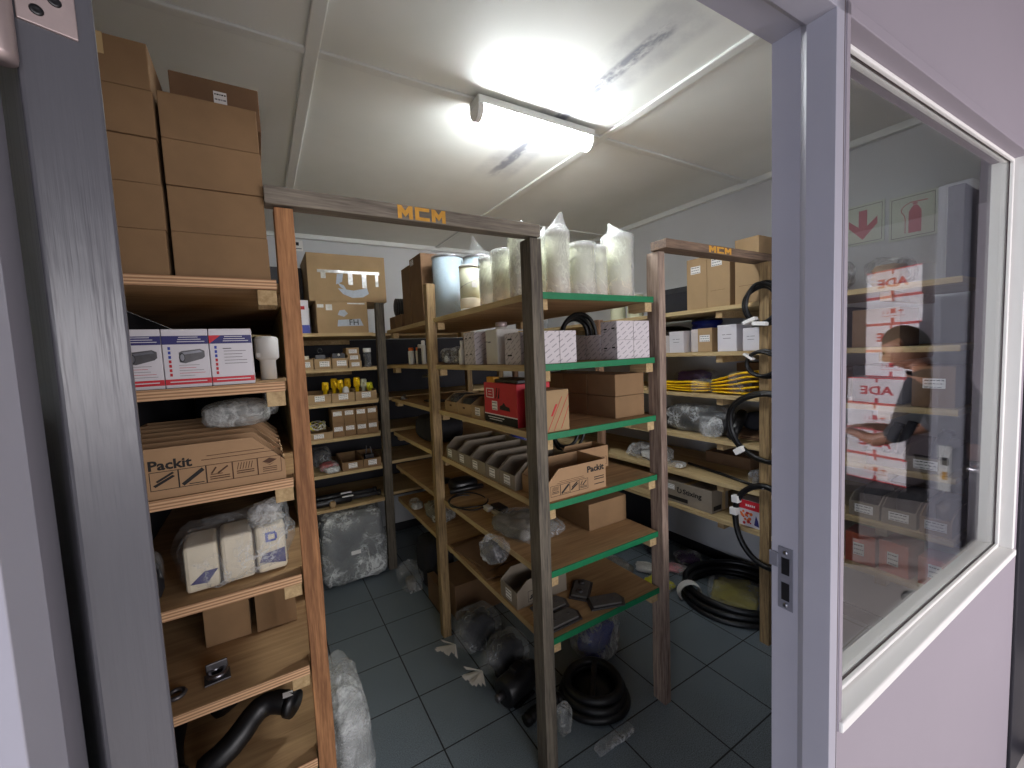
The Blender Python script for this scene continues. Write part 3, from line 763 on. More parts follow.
bag('small bag of clear wrapping pushed up beside the chipboard panel', .018, 1.62, LV[3]+.109, .05, .12, .09, 'crinkle_film', 4, .25)
# wrapped packs with blue diamonds
wp = thing('wrapped_pack', 'cream packs with blue diamond prints, bundled in clear plastic', 'package', (-.085, 1.225, LV[4]), math.radians(4))
for k in range(3):
    b_ = MB().box(-.032, -.055, 0, .032, .055, .108+.004*k, 'cream_pack', Matrix.Translation((-.070+.070*k, 0, .003)))
    pk = b_.build('pack', wp, bevel=.008)
    mb = MB(); fn = lambda u, v, o=0, k=k: (-.070+.070*k-.032+u, -.055-o, v)
    if k != 1: quad(mb, fn, [(.008, .024), (.036, .048), (.062, .048), (.040, .020)] if k == 0 else [(.004, .030), (.012, .050), (.060, .056), (.060, .018)], 'navy_print')
    if k == 2:
        for r_ in ((.020, .078, .026, .102), (.026, .096, .042, .102), (.026, .078, .042, .083), (.040, .082, .045, .098)): rect(mb, fn, *r_, 'ink_blue')
    if k != 1: mb.build('printed_mark', pk)
MB().blob(.245, .150, .150, 'bag_film', 21, .16, 9, .42, 48, 24).build('film', wp)
MB().blob(.075, .07, .07, 'crinkle_film', 22, .3, 14, .7, 24, 14, Matrix.Translation((.065, -.01, .10))).build('film_knot', wp)
bag('grey parts in clear wrapping beside the cream packs', -.262, 1.21, LV[4], .07, .13, .10, 'bag_film', 24, .15, inner=('charcoal', .8))
blk = thing('black_bracket', 'black plastic part in clear film behind the orange post', 'part', (.036-.03, 1.40, LV[4]))
MB().box(-.022, -.035, 0, .022, .03, .055, 'black_plastic').box(-.012, -.03, .055, .02, .0, .10, 'black_plastic').box(-.02, -.045, .07, .012, -.03, .082, 'black_plastic').build('bracket_body', blk, bevel=.006)
MB().blob(.062, .10, .125, 'bag_film', 25, .12, 9, .6).build('film', blk)
# two cartons and a plate
carton('cardboard_box', 'brown carton standing left on the lower left shelf, beside its twin', -.184, -.080, 1.35, 1.56, LV[5], LV[5]+.116, 'cardboard', 'two brown cartons on the lower left shelf')
carton('cardboard_box', 'brown carton on the lower left shelf, next to the orange post', -.066, .034, 1.345, 1.56, LV[5], LV[5]+.112, 'cardboard', 'two brown cartons on the lower left shelf')
pl = thing('bearing_bracket', 'small square metal bracket with round hole lying on the lower left shelf', 'bracket', (-.148, 1.205, LV[5]), .1)
MB().box(-.026, -.022, 0, .026, .022, .004, 'dull_steel').build('base_plate', pl, bevel=.001)
MB().tube(ring(.017, 0, .004, .010, 24), .006, 'steel', 10, True).build('ring', pl)
MB().box(-.022, .016, .004, .022, .022, .030, 'dull_steel').build('back_flange', pl, bevel=.002)
rg = MB().tube(ring(.016, 0, 0, .005, 24), .005, 'dull_steel', 8, True).build('metal_ring', None, (-.225, 1.19, LV[5]))
tag(rg, 'metal ring lying at the edge of the dark door on the lower left shelf', 'ring')
for k, (pts, lb, r_) in enumerate((
    ([(-.21, 1.20, .035), (-.16, 1.20, .045), (-.11, 1.22, .075), (-.075, 1.26, .098), (-.03, 1.25, .098), (.005, 1.22, .092)], 'black rubber elbow hose with white sticker on the bottom left shelf', .030),
    ([(-.20, 1.40, .034), (-.16, 1.42, .036), (-.10, 1.46, .06), (-.05, 1.47, .10), (.01, 1.43, .105)], 'black rubber elbow hose lying behind the stickered one', .033),
    ([(-.27, 1.52, .034), (-.28, 1.38, .034), (-.275, 1.28, .034), (-.25, 1.20, .034)], 'black rubber hose end beside the dark door on the bottom left shelf', .031))):
    h_ = thing('rubber_hose', lb, 'hose', (0, 0, .500), 0, 'rubber hoses on the bottom left shelf')
    MB().tube(pts, r_, 'black_rubber', 18).build('hose_body', h_, subsurf=1)
    e = Vector(pts[-1]); d = (e-Vector(pts[-2])).normalized()
    MB().tube([e-d*.012, e+d*.004], r_+.003, 'black_rubber', 18).build('hose_cuff', h_)
    if k == 0: MB().box(-.016, -.008, 0, .008, .008, .001, 'paper', Matrix.Translation((-.002, 1.219, .1245)) @ Matrix.Rotation(.15, 4, 'X') @ Matrix.Rotation(.10, 4, 'Y')).build('sticker', h_)
bw = thing('bubble_wrap_roll', 'tall crumpled bundle of bubble wrap on the floor behind the orange post', 'bubble wrap', (.160, 1.46, 0))
MB().blob(.125, .36, .47, 'milky_film', 31, .16, 6, .5, 44, 30).build('outer_wrap', bw)
MB().blob(.10, .31, .43, 'crinkle_film', 33, .14, 9, .5, 36, 24, Matrix.Translation((0, 0, .005))).build('inner_wrap', bw)

# ================================================================== BACK RACK
def torn_label(pts, sty):
    def f(t, w, d, h):
        fn = facefn('-y', w, d, h); mb = MB()
        for p in pts: quad(mb, fn, [(a*w, b_*h) for a, b_ in p], 'sheet_grey')
        mb.build('torn_label', t); mb = MB(); r = random.Random(sty)
        for (a, b_, c, e) in ((.12, .60, .92, .66), (.16, .48, .22, .64), (.50, .36, .56, .60), (.68, .30, .74, .62), (.86, .34, .90, .60)) if sty == 1 else ((.02, .80, .14, .90), (.18, .72, .30, .90), (.60, .92, .95, .96)):
            rect(mb, fn, a*w, b_*h, c*w, e*h, 'shiny_tape')
        mb.build('tape_scraps', t)
        if sty == 2:
            mb = MB(); mb.text('FH', lambda u, v, o: fn(w*.62+u, h*.26+v, o+.001), h*.26, 'ink'); mb.build('marker_letters', t)
    return f
plain('sheet_grey', srgb(176, 184, 194), .6, var=.08, scale=60)
carton('cardboard_box', 'big brown carton with torn grey label, on top at the back', .300, .795, 2.990, 3.40, 1.896, 2.205, 'cardboard_pale', 'two taped cartons on the back rack', extra=torn_label([[(.34, .36), (.36, .58), (.44, .60), (.42, .42)], [(.36, .28), (.42, .16), (.54, .08), (.68, .10), (.76, .18), (.74, .30), (.56, .24)], [(.36, .40), (.40, .30), (.48, .22), (.44, .34)]], 1))
carton('cardboard_box', 'brown taped carton under the bigger one on the back rack', .335, .655, 2.975, 3.35, LB[1], 1.894, 'cardboard_pale', 'two taped cartons on the back rack', extra=torn_label([[(.40, .58), (.44, .72), (.54, .74), (.60, .62), (.52, .52)], [(.38, .22), (.40, .42), (.84, .46), (.90, .24)]], 2))
def bluebase(t, w, d, h):
    fn = facefn('-y', w, d, h); mb = MB(); rect(mb, fn, 0, 0, w, h*.26, 'blue_plastic'); rect(mb, fn, w*.2, h*.72, w*.7, h*.82, 'ink_red'); mb.build('printed_bands', t)
carton('printed_carton', 'narrow white carton with blue foot on the back rack, beside the orange post', .215, .288, 2.960, 3.2, LB[1], LB[1]+.212, 'white_print', extra=bluebase)
carton('cardboard_box', 'tall dark grey carton at the back, behind the narrow white carton', .10, .292, 3.24, 3.42, LB[1], 2.15, 'charcoal')
# level 2
g = 'labelled cardboard bins on the back rack'
for k, (x0, x1) in enumerate(((.170, .288), (.291, .392), (.395, .495))):
    parts_bin('small cardboard bin with white label, ' + ['leftmost', 'middle', 'rightmost'][k] + ' in the upper row of the back rack', (x0+x1)/2, 2.915+.15, LB[2], .30, x1-x0-.003, .075, '-y', lip=.066, cham=.03, mat='cardboard_pale', group=g, lab=(.01, .016, .058, .034))
for k, (dx, hh, lb) in enumerate(((0, .045, 'labelled small carton, bottom of three beside the lidded jar'), (-.006, .040, 'labelled small carton, middle of three beside the lidded jar'), (-.012, .045, 'labelled small carton, top of three beside the lidded jar'))):
    zz = LB[2]+(0, .046, .087)[k]
    carton('small_carton', lb, .502+dx, .582+dx, 2.925, 3.05, zz, zz+hh, 'cardboard_pale', 'three small labelled cartons on the back rack', lab=[('-y', .016, .008, .05, .026)])
jar = thing('plastic_jar', 'clear jar with white lid at the right end of the back rack', 'jar', (.628, 2.955, LB[2]))
MB().lathe([(.024, 0), (.026, .004), (.026, .088), (.020, .098)], 'bag_film', 20).build('jar_body', jar)
MB().lathe([(.020, .002), (.022, .07)], 'charcoal', 16).build('contents', jar)
MB().lathe([(.025, .099), (.026, .102), (.026, .124), (.024, .127)], 'white_plastic', 20).build('lid', jar)
def lump(name, label, cat, x, y, z, parts, rz=0, group=None):
    """a small part made of several turned or boxed pieces"""
    t = thing(name, label, cat, (x, y, z), rz, group)
    for pn, mb in parts: mb.build(pn, t, bevel=.002)
    return t
lump('black_clip', 'black clip with tall loop sticking out of the upper left bin', 'clip', .335, 2.975, LB[2]+.004, [('clip_body', MB().box(-.03, -.02, 0, .03, .03, .09, 'black_plastic')), ('loop', MB().tube(ring(.014, 0, 0, .115, 20, plane='xz'), .005, 'black_plastic', 8, True))])
lump('black_clip', 'black part with a pale spot heaped in the upper right bin', 'clip', .445, 2.985, LB[2]+.004, [('clip_body', MB().box(-.04, -.03, 0, .04, .05, .095, 'black_plastic')), ('knob', MB().lathe([(.008, 0), (.008, .012)], 'milky_plastic', 12, Matrix.Translation((.0, -.031, .085)) @ Matrix.Rotation(PI/2, 4, 'X')))])
lump('white_cup', 'small cream cup resting in the upper middle bin', 'cup', .245, 2.975, LB[2]+.004, [('cup_body', MB().lathe([(.020, 0), (.026, .085), (.022, .085)], 'cream_pack', 20))])
# level 3, yellow fittings
for k, (x0, x1) in enumerate(((.200, .374), (.380, .520), (.526, .664))):
    parts_bin('shallow cardboard bin with white label, ' + ['left of the yellow fittings', 'holding the tall yellow fittings', 'under the white and yellow fittings at the right end'][k], (x0+x1)/2, 2.915+.15, LB[3], .30, x1-x0, .07, '-y', lip=.062, cham=.03, mat='cardboard_pale', group=g, lab=(.0 if k else .02, .018, .058, .036))
YF = [(.347, .13, .06, 'yellow_plastic'), (.408, .15, .04, 'yellow_plastic'), (.452, .14, -.05, 'yellow_plastic'), (.494, .145, .03, 'yellow_plastic'), (.552, .15, -.0, 'yellow_plastic'), (.598, .135, .05, 'cream_filter'), (.640, .11, -.06, 'yellow_green')]
for k, (x, hh, a, mt) in enumerate(YF):
    t = thing('hose_fitting', ['yellow fitting standing at the left end of the yellow group', 'tallest bright yellow fitting, second from the left', 'yellow fitting third from the left in the yellow group', 'yellow fitting nearest the gap between the two yellow-filled bins', 'pale topped yellow fitting, third from the right', 'cream fitting standing upright near the right end', 'dull yellow fitting at the right end of the back rack bins'][k], 'fitting', (x, 2.985+.035*(k % 2), LB[3]+.006), 0, 'yellow hose fittings in bins')
    M_ = Matrix.Rotation(a, 4, 'Y')
    MB().lathe([(.013, 0), (.013, hh*.55), (.019, hh*.58), (.021, hh*.62), (.021, hh*.95), (.016, hh)], mt, 14, M_).build('fitting_body', t)
    MB().tube([M_ @ Vector((0, 0, hh*.75)), M_ @ Vector((.004, -.028, hh*.82)), M_ @ Vector((.006, -.036, hh*.64))], .0105, mt, 10).build('spigot', t)
    MB().lathe([(.015, hh*.10), (.0165, hh*.12), (.0165, hh*.22), (.015, hh*.24)], 'dull_steel', 14, M_).build('clamp', t)
lump('end_plug', 'round white cap in front of the tall yellow fitting', 'cap', .472, 2.944, LB[3]+.006, [('plug_body', MB().lathe([(.018, .03), (.022, .05), (.018, .085), (.008, .095)], 'white_plastic', 18))])
# level 4
g4 = 'small brown cartons in two rows on the back rack'
for r_ in range(2):
    for k in range(4):
        x0 = .372+.074*k
        carton('small_carton', f'small labelled brown carton, {["leftmost", "second from left", "third from left", "rightmost"][k]} in the {["lower", "upper"][r_]} row below the yellow fittings', x0, x0+.071, 2.925+.006*(k % 2), 3.08, LB[4]+.0915*r_+.0005*r_, LB[4]+.0915*(r_+1), 'cardboard', g4, lab=[('-y', .008, .050 if r_ else .040, .052, .028)])
parts_bin('low cardboard bin with white label, under the tangled white netting', .285, 2.915+.14, LB[4], .28, .165, .05, '-y', lip=.046, cham=.02, mat='cardboard_pale', group=g, lab=(.0, .010, .058, .028))
t = thing('wire_bundle', 'tangled pale wiring heaped in the low bin on the back rack', 'wiring', (.285, 3.02, LB[4]+.005))
r = random.Random(5)
for k in range(7):
    pts = [(.066*math.cos(a*.55+k)*r.uniform(.6, 1), .075*math.sin(a*.7+k*2)*r.uniform(.6, 1), .045+.05*abs(math.sin(a*.4+k))*r.uniform(.5, 1.3)) for a in range(14)]
    MB().tube(pts, .0035, 'milky_plastic' if k % 3 else 'yellow_green', 6).build('wire', t, subsurf=1)
# level 5
for k, (x0, x1) in enumerate(((.410, .545), (.548, .662))):
    parts_bin('cardboard bin with white label, ' + ['left', 'right'][k] + ' of two low on the back rack', (x0+x1)/2, 2.915+.14, LB[5], .28, x1-x0, .07, '-y', lip=.058, cham=.03, mat='cardboard', group=g, lab=(.0, .014, .055, .034))
bag('red and white packet in clear plastic on the back rack, left of the bins', .335, 3.00, LB[5], .14, .12, .065, 'bag_film', 41, .12, inner=('red_plastic', .85))
bag('white packet lying in front of the red one on the back rack', .350, 2.925, LB[5], .10, .05, .045, 'milky_film', 42, .1, inner=('white_plastic', .85))
bag('dark wrapped bundle behind the red packet', .30, 3.16, LB[5], .15, .16, .14, 'bag_film', 43, .12, inner=('dark_fabric', .88))
lump('black_bracket', 'black fork shaped part standing in the lower right bin', 'part', .60, 2.99, LB[5]+.005, [('bracket_body', MB().box(-.03, -.02, 0, .03, .03, .07, 'black_plastic')), ('fork', MB().tube([(-.02, 0, .07), (-.014, 0, .13)], .004, 'dull_steel', 8).tube([(.02, 0, .07), (.012, 0, .12)], .004, 'dull_steel', 8))])
# level 6
for k, (x0, x1, y, zz, r_) in enumerate(((.17, .655, 2.965, .026, .026), (.20, .640, 3.03, .030, .030))):
    t = thing('shock_absorber', ['black shock absorber with white label at the front of the low shelf', 'black shock absorber with white label lying behind the front one'][k], 'shock absorber', (0, y, LB[6]), 0, 'shock absorbers on the back rack')
    M_ = Matrix.Translation((x0, 0, zz)) @ Matrix.Rotation(PI/2, 4, 'Y'); L_ = x1-x0
    MB().lathe([(r_*.9, 0), (r_, .006), (r_, L_*.58), (r_*.75, L_*.60)], 'black_plastic', 20, M_).build('cylinder', t)
    MB().lathe([(r_*.55, L_*.60), (r_*.55, L_*.96)], 'charcoal', 16, M_).build('rod', t)
    MB().lathe([(r_*.8, L_*.955), (r_*.8, L_)], 'black_plastic', 16, M_).build('mount', t)
    MB().box(.40, -r_*.72, zz+r_*.62, .47, -r_*.30, zz+r_*.965, 'paper').build('label', t)
cr = MB().lathe([(.018, 0), (.02, .004), (.02, .03), (.012, .036)], 'cardboard_pale', 16, Matrix.Rotation(PI/2, 4, 'X')).build('cardboard_plug', None, (.335, 2.940, LB[6]+.0205)); tag(cr, 'small cardboard plug at the front edge of the low back shelf', 'plug')
# floor bale
bl = thing('wrapped_bale', 'large square bale wrapped in shiny clear plastic on the floor', 'bale', (.445, 3.05, 0))
MB().blob(.41, .36, .455, 'bale_grey', 51, .03, 5, .25, 36, 24, Matrix.Translation((0, 0, .01))).build('contents', bl)
MB().blob(.435, .40, .495, 'bale_film', 52, .07, 7, .30, 60, 36).build('film', bl)
MB().box(-.03, -.205, .22, .03, -.203, .245, 'paper').build('label', bl)
# ================================================================== MIDDLE RACK
z = LV[1]
def filt(label, x, y, d, h, mat='cream_filter', peak=None, fm='frost_film', seed=0, wide=1.12, group='filter cartridges on the top shelf', labl=False, metal=False):
    t = thing('filter_cartridge', label, 'filter', (x, y, z), seed*.7, group); r = d/2
    b = MB().lathe([(r, .012), (r, h-.012)], mat, 36)
    b.build('filter_body', t)
    MB().lathe([(r*.98, 0), (r*1.04, .003), (r*1.04, .012)], 'white_plastic', 36).build('end_cap', t)
    c = MB().lathe([(r*1.04, h-.012), (r*1.04, h-.003), (r*.95, h), (r*.6, h-.004)], 'steel' if metal else 'white_plastic', 36)
    c.build('end_cap', t)
    if not metal:
        sp = MB(); pts = [(r*1.003*math.cos(a*.3+seed), r*1.003*math.sin(a*.3+seed), .03+(h-.07)*a/26) for a in range(27)]
        sp.tube(pts, .0011, 'ink_grey', 5); sp.build('spiral_bead', t)
        lo = MB().lathe([(r*1.03, .0125), (r*1.05, .02), (r*1.05, h*.27), (r*1.03, h*.28)], 'cream_pack', 32); lo.build('paper_band', t)
    if fm:
        q = random.Random(seed); n = 36; R = r*wide; vs = []; fs = []
        prof = [(0, R*1.02), (h*.2, R*.99), (h*.45, R*1.02), (h*.75, R*1.03), (h*1.0, R*1.05), (h*1.02, R*.95)]
        if peak: px, py, pz = peak; prof += [(h*1.02+pz*.3, R*.62), (h*1.02+pz*.65, R*.34), (h*1.02+pz, R*.10)]
        else: prof += [(h*1.035, R*.5), (h*1.03, R*.05)]
        for j, (zz, rr) in enumerate(prof):
            f = max(0, (zz-h*1.02))/(peak[2] if peak else 1); 
            for i in range(n):
                a = 2*PI*i/n; w_ = 1+.035*noise.noise(Vector((math.cos(a)*2.5+seed*5, math.sin(a)*2.5, zz*14)))
                thin = 1-.75*min(1, f) if peak else 1
                vs.append((rr*w_*math.cos(a)+(peak[0]*f if peak else 0), rr*w_*math.sin(a)*thin+(peak[1]*f if peak else 0), max(.0005, zz)))
        for j in range(len(prof)-1):
            for i in range(n): fs.append((j*n+i, j*n+(i+1) % n, (j+1)*n+(i+1) % n, (j+1)*n+i))
        MB().add(vs, fs, fm, True).build('plastic_bag', t)
    if labl:
        M_ = Matrix.Rotation(-seed*.7, 4, 'Z')
        MB().box(-r*.25, -r*1.06, h*.50, r*.35, -r*1.02, h*.62, 'paper', M_).build('label', t)
    return t
filt('large pale blue filter drum with bright rim, beside the tall brown cartons', .905, 2.125, .166, .335, 'blue_grey_filter', None, 'gloss_film', 1, 1.05, metal=True)
filt('second pale blue filter drum, with a clear bag rising behind the large one', .935, 1.83, .136, .275, 'blue_grey_filter', (-.03, .03, .085), 'gloss_film', 2, 1.1, metal=True)
filt('short pale green filter cartridge with white tag in front of the blue drums', .835, 1.725, .088, .205, 'cream_filter', None, None, 3, labl=True)
filt('narrow wrapped filter cartridge just right of the short pale green one', .862, 1.595, .070, .212, 'cream_filter', None, 'frost_film', 4)
filt('wrapped cream filter cartridge left of the dark front post, below the beam', .875, 1.475, .098, .214, 'cream_filter', None, 'frost_film', 5, labl=True)
filt('tall bagged filter cartridge standing right behind the dark front post', .868, 1.325, .100, .250, 'cream_filter', (-.03, 0, .05), 'frost_film', 6)
filt('bagged filter cartridge peeping out right of the dark front post', .990, 1.378, .085, .250, 'cream_filter', (.02, 0, .04), 'frost_film', 7)
filt('bagged filter cartridge with a pointed bag top, first in the front row', .962, 1.240, .082, .238, 'cream_filter', (.018, 0, .065), 'frost_film', 8)
filt('short wide bagged filter cartridge, second in the front row', 1.072, 1.235, .098, .200, 'cream_filter', None, 'frost_film', 9)
filt('slim bagged filter cartridge, third in the front row', 1.170, 1.255, .072, .204, 'cream_filter', None, 'frost_film', 10)
filt('tall bagged filter cartridge with wing-like bag top next to the right post', 1.283, 1.255, .106, .255, 'cream_filter', (.055, 0, .065), 'frost_film', 11, 1.2)
def tallbox(lb, x0, x1, y0, y1, h, lab=None, mat='cardboard'): return carton('cardboard_box', lb, x0, x1, y0, y1, z, z+h, mat, None, lab=lab, rz=0)
tallbox('tall open brown carton with white label next to the large blue drum', .792, .98, 2.235, 2.43, .375, [('-x', .02, .335, .05, .03)], 'cardboard_dull')
tallbox('tall dark brown carton at the far left of the top shelf', .792, .96, 2.45, 2.60, .35, None, 'cardboard_dull')
carton('small_carton', 'low brown carton under the black mesh roll, left one', .79, .95, 2.80, 2.925, z, z+.085, 'cardboard_dull', 'low cartons at the end of the top shelf')
carton('small_carton', 'low brown carton beside the tall dark carton, under the black mesh roll', .79, .95, 2.655, 2.785, z, z+.085, 'cardboard_dull', 'low cartons at the end of the top shelf')
def meshroll():
    t = thing('mesh_roll', 'black mesh roll lying on the low cartons', 'roll', (.87, 2.80, z+.0855))
    M_ = Matrix.Translation((-.07, 0, .058)) @ Matrix.Rotation(PI/2, 4, 'Y')
    MB().lathe([(.030, 0), (.058, .002), (.058, .13), (.030, .132)], 'charcoal', 28, M_).build('roll_body', t)
    mb = MB()
    for k in range(9): mb.tube([(-.066+.0155*k, .0585*math.cos(a*PI/12), .058+.0585*math.sin(a*PI/12)) for a in range(24)], .0012, 'dull_steel', 5, True)
    mb.build('mesh', t)
meshroll()
# level 2
z2 = LV[2]; gd = 'white cartons printed with slanted dashes'
def dash(lb, x0, x1, y0, y1, za, zb, lab=None, ex=None): return carton('printed_carton', lb, x0, x1, y0, y1, za, zb, 'dash_carton', gd, lab=lab, bev=.0012, extra=ex)
def codes(face, rows):
    def f(t, w, d, h):
        fn = facefn(face, w, d, h); mb = MB()
        for (a, b_, c, e) in rows: rect(mb, fn, a, b_, c, e, 'ink')
        mb.build('printed_codes', t)
    return f
c1 = codes('-x', [(.018, .040, .034, .046), (.018, .032, .030, .035), (.060, .042, .076, .048)])
dash('dash-printed white carton left of the milky jug, lower one', .782, .855, 1.595, 1.705, z2, z2+.070, None, c1)
dash('dash-printed white carton left of the milky jug, upper one', .782, .855, 1.597, 1.705, z2+.0705, z2+.140, None, c1)
dash('dash-printed white carton right of the milky jug, lower one', .782, .855, 1.235, 1.345, z2, z2+.058, None, codes('-x', [(.02, .03, .05, .036)]))
dash('dash-printed white carton right of the milky jug, upper one', .782, .855, 1.235, 1.342, z2+.0585, z2+.114, None, codes('-x', [(.02, .03, .05, .036)]))
dash('tall dash-printed white carton against the dark front post', .806, .876, 1.135, 1.228, z2, z2+.111)
dash('tall dash-printed white carton, second from the dark front post', .878, .950, 1.135, 1.228, z2, z2+.111)
for i, x0 in enumerate((1.147, 1.236)):
    for k in range(2):
        dash(f'dash-printed white carton on the green edge, {["lower", "upper"][k]} {["left", "right"][i]} of the block of four', x0, x0+.087, 1.135, 1.222, z2+.0725*k, z2+.0725*(k+1)-.0005, None, c1 if (i == 0) else None)
dash('dash-printed carton directly behind the block of four', 1.147, 1.234, 1.226, 1.312, z2, z2+.098)
dash('dash-printed carton two rows behind the block of four', 1.147, 1.234, 1.316, 1.402, z2, z2+.098)
t = thing('jug', 'milky plastic jug with grey cap on the second shelf', 'jug', (.842, 1.468, z2))
MB().prism([(-.046, -.05), (.046, -.05), (.05, -.046), (.05, .046), (.046, .05), (-.046, .05), (-.05, .046), (-.05, -.046)], 0, .138, 'z', 'milky_plastic').build('jug_body', t, bevel=.008)
MB().lathe([(.034, .137), (.022, .146), (.020, .150)], 'milky_plastic', 20).build('neck', t)
MB().lathe([(.022, .148), (.024, .150), (.024, .166), (.021, .168)], 'hinge_steel', 20).build('cap', t)
mb = MB(); fn = lambda u, v, o=0: (-.05-o, .05-u, v)
for (a, b_, c, e) in ((.012, .088, .020, .094), (.026, .086, .046, .092)): rect(mb, fn, a, b_, c, e, 'ink_grey')
mb.build('printed_codes', t)
jx = [('aerosol can with orange cap, leftmost on the second shelf', .815, 2.575, .019, .105, 'white_plastic', 'orange_print'), ('aerosol can with orange cap, next to the leftmost can', .845, 2.52, .019, .105, 'milky_plastic', 'orange_print'), ('slim dark can between the orange-capped cans and the second post', .830, 2.445, .016, .12, 'charcoal', 'milky_plastic'), ('tall slim white tube just left of the second post', .825, 2.37, .013, .14, 'milky_plastic', 'white_plastic')]
for lb, x, y, r_, h_, m1, m2 in jx:
    t = thing('spray_can', lb, 'can', (x, y, z2), 0, 'cans at the far end of the second shelf')
    MB().lathe([(r_*.95, 0), (r_, .003), (r_, h_*.78), (r_*.7, h_*.82)], m1, 18).build('can_body', t)
    MB().lathe([(r_*.82, h_*.80), (r_*.82, h_*.97), (r_*.6, h_)], m2, 18).build('cap', t)
for k, (x, y, dx, dy, dz, lb) in enumerate(((.825, 2.00, .07, .10, .085, 'small parts in a clear bag right of the second post, second shelf'), (.825, 1.865, .07, .09, .09, 'small dark parts in a clear bag beside the dash-printed cartons'))):
    bag(lb, x, y, z2, dx, dy, dz, 'crinkle_film', 60+k, .16, inner=('charcoal', .8))
bt = thing('bottle', 'small clear bottle standing among the bagged parts', 'bottle', (.80, 1.765, z2))
MB().lathe([(.017, 0), (.018, .003), (.018, .062), (.008, .08), (.008, .094)], 'milky_plastic', 18).build('bottle_body', bt)
MB().lathe([(.0095, .092), (.0095, .11)], 'white_plastic', 14).build('cap', bt)
ch = thing('hose_coil', 'black hose coil standing behind the block of four cartons', 'hose', (1.262, 1.50, z2))
for k in range(3): MB().tube(ring(.098-.010*k, 0, -.018+.018*k, .108, 40, plane='xz', wob=.02, seed=k), .0095, 'black_rubber', 10, True).build('hose_loop', ch)
# level 3
z3 = LV[3]
def clip_text(t, W, L, Hh):
    fn = facefn('-y', W, L, Hh); mb = MB(); rect(mb, fn, W*.42, .028, W*.58, .036, 'ink_brown'); mb.build('hand_hole', t)
gb = 'cardboard bins along the left edge of the middle rack'
parts_bin('short cardboard bin, leftmost of three before the red carton', .785+.10, 1.905, z3, .20, .145, .085, '-x', .050, .05, 'cardboard_pale', gb, prt=clip_text)
parts_bin('short cardboard bin, middle of three before the red carton', .785+.10, 1.750, z3, .20, .150, .085, '-x', .052, .05, 'cardboard_pale', gb, prt=clip_text)
parts_bin('short cardboard bin with white label, touching the red carton', .785+.10, 1.608, z3, .20, .120, .085, '-x', .055, .05, 'cardboard_pale', gb, lab=(.0, .012, .046, .034))
lump('metal_tube', 'bright metal strip leaning in the bin touching the red carton', 'part', .815, 1.57, z3+.004, [('strip', MB().box(-.004, -.012, 0, .003, .012, .088, 'steel', Matrix.Rotation(.2, 4, 'X')))])
lump('black_filter', 'black wrapped part lying in the leftmost short bin', 'part', .86, 1.90, z3+.004, [('part_body', MB().blob(.13, .10, .082, 'black_plastic', 9, .08, 7, .6)), ('film', MB().blob(.136, .106, .086, 'bag_film', 10, .1, 9, .6))])
lump('black_filter', 'black part lying in the middle short bin', 'part', .87, 1.75, z3+.004, [('part_body', MB().blob(.15, .12, .080, 'charcoal', 19, .08, 7, .5))])
def redp(t, w, d, h):
    fn = facefn('-x', w, d, h); mb = MB()
    rect(mb, fn, 0, 0, d, h*.20, 'ink'); rect(mb, fn, 0, h*.20, d, h*.225, 'paper')
    for k, (a, b_) in enumerate(((.12, .62), (.16, .56))): rect(mb, fn, d*a, h*(.13-.055*k), d*b_, h*(.15-.055*k), 'paper', .0003, .0009)
    mb.build('printed_bands', t); mb = MB()
    for r_ in ((.08, .62, .10, .86), (.30, .62, .32, .86), (.08, .84, .32, .86), (.08, .62, .32, .64), (.15, .70, .25, .715), (.15, .77, .25, .785)): rect(mb, fn, d*r_[0], h*r_[1], d*r_[2], h*r_[3], 'paper')
    quad(mb, fn, [(d*.42, h*.88), (d*.44, h*.88), (d*.41, h*.66), (d*.37, h*.60)], 'ink'); quad(mb, fn, [(d*.50, h*.88), (d*.51, h*.88), (d*.49, h*.62), (d*.45, h*.62)], 'ink')
    quad(mb, fn, [(d*.50, h*.36), (d*.50, h*.44), (d*.58, h*.48), (d*.62, h*.54), (d*.68, h*.46), (d*.78, h*.44), (d*.80, h*.35)], 'ink')
    mb.build('printed_pictures', t)
    fl = MB().box(-w/2+.01, -d/2+.01, h, w/2-.02, d/2-.01, h+.014, 'black_plastic'); fl.build('packing_insert', t, bevel=.003)
    MB().box(-w/2+.004, d*.2, h+.001, -w/2+.03, d/2-.02, h+.022, 'letter_yellow').build('yellow_flap', t)
carton('printed_carton', 'bright red carton with black foot band and white label, left edge of the middle rack', .782, .93, 1.275, 1.532, z3, z3+.160, 'red_print', None, lab=[('-x', .066, .052, .042, .036)], extra=redp)
def diagp(t, w, d, h):
    for face, W_, tn in (('-y', w, 'printed_stripes'), ('-x', d, 'printed_stripes')):
        fn = facefn(face, w, d, h); mb = MB()
        for (u, v, l) in ((.05, .02, .9), (.30, .02, .95), (.62, .05, .6)):
            u0, v0, ll = u*W_, v*h, l*h*.9; dx = ll*.55
            if u0+dx > W_*.97: dx = W_*.97-u0
            quad(mb, fn, [(u0, v0), (u0+.002, v0), (u0+dx+.002, v0+ll), (u0+dx, v0+ll)], 'ink_red')
        quad(mb, fn, [(W_*.20, h*.38), (W_*.28, h*.38), (W_*.50, h*.66), (W_*.42, h*.66)], 'ink_red')
        mb.build(tn, t)
carton('cardboard_box', 'brown carton with slanted red stripes behind the dark front post', .806, .905, 1.132, 1.262, z3, z3+.142, 'cardboard_pale', None, lab=[('-x', .02, .088, .036, .030)], extra=diagp)
gp = 'plain brown cartons on the third shelf'
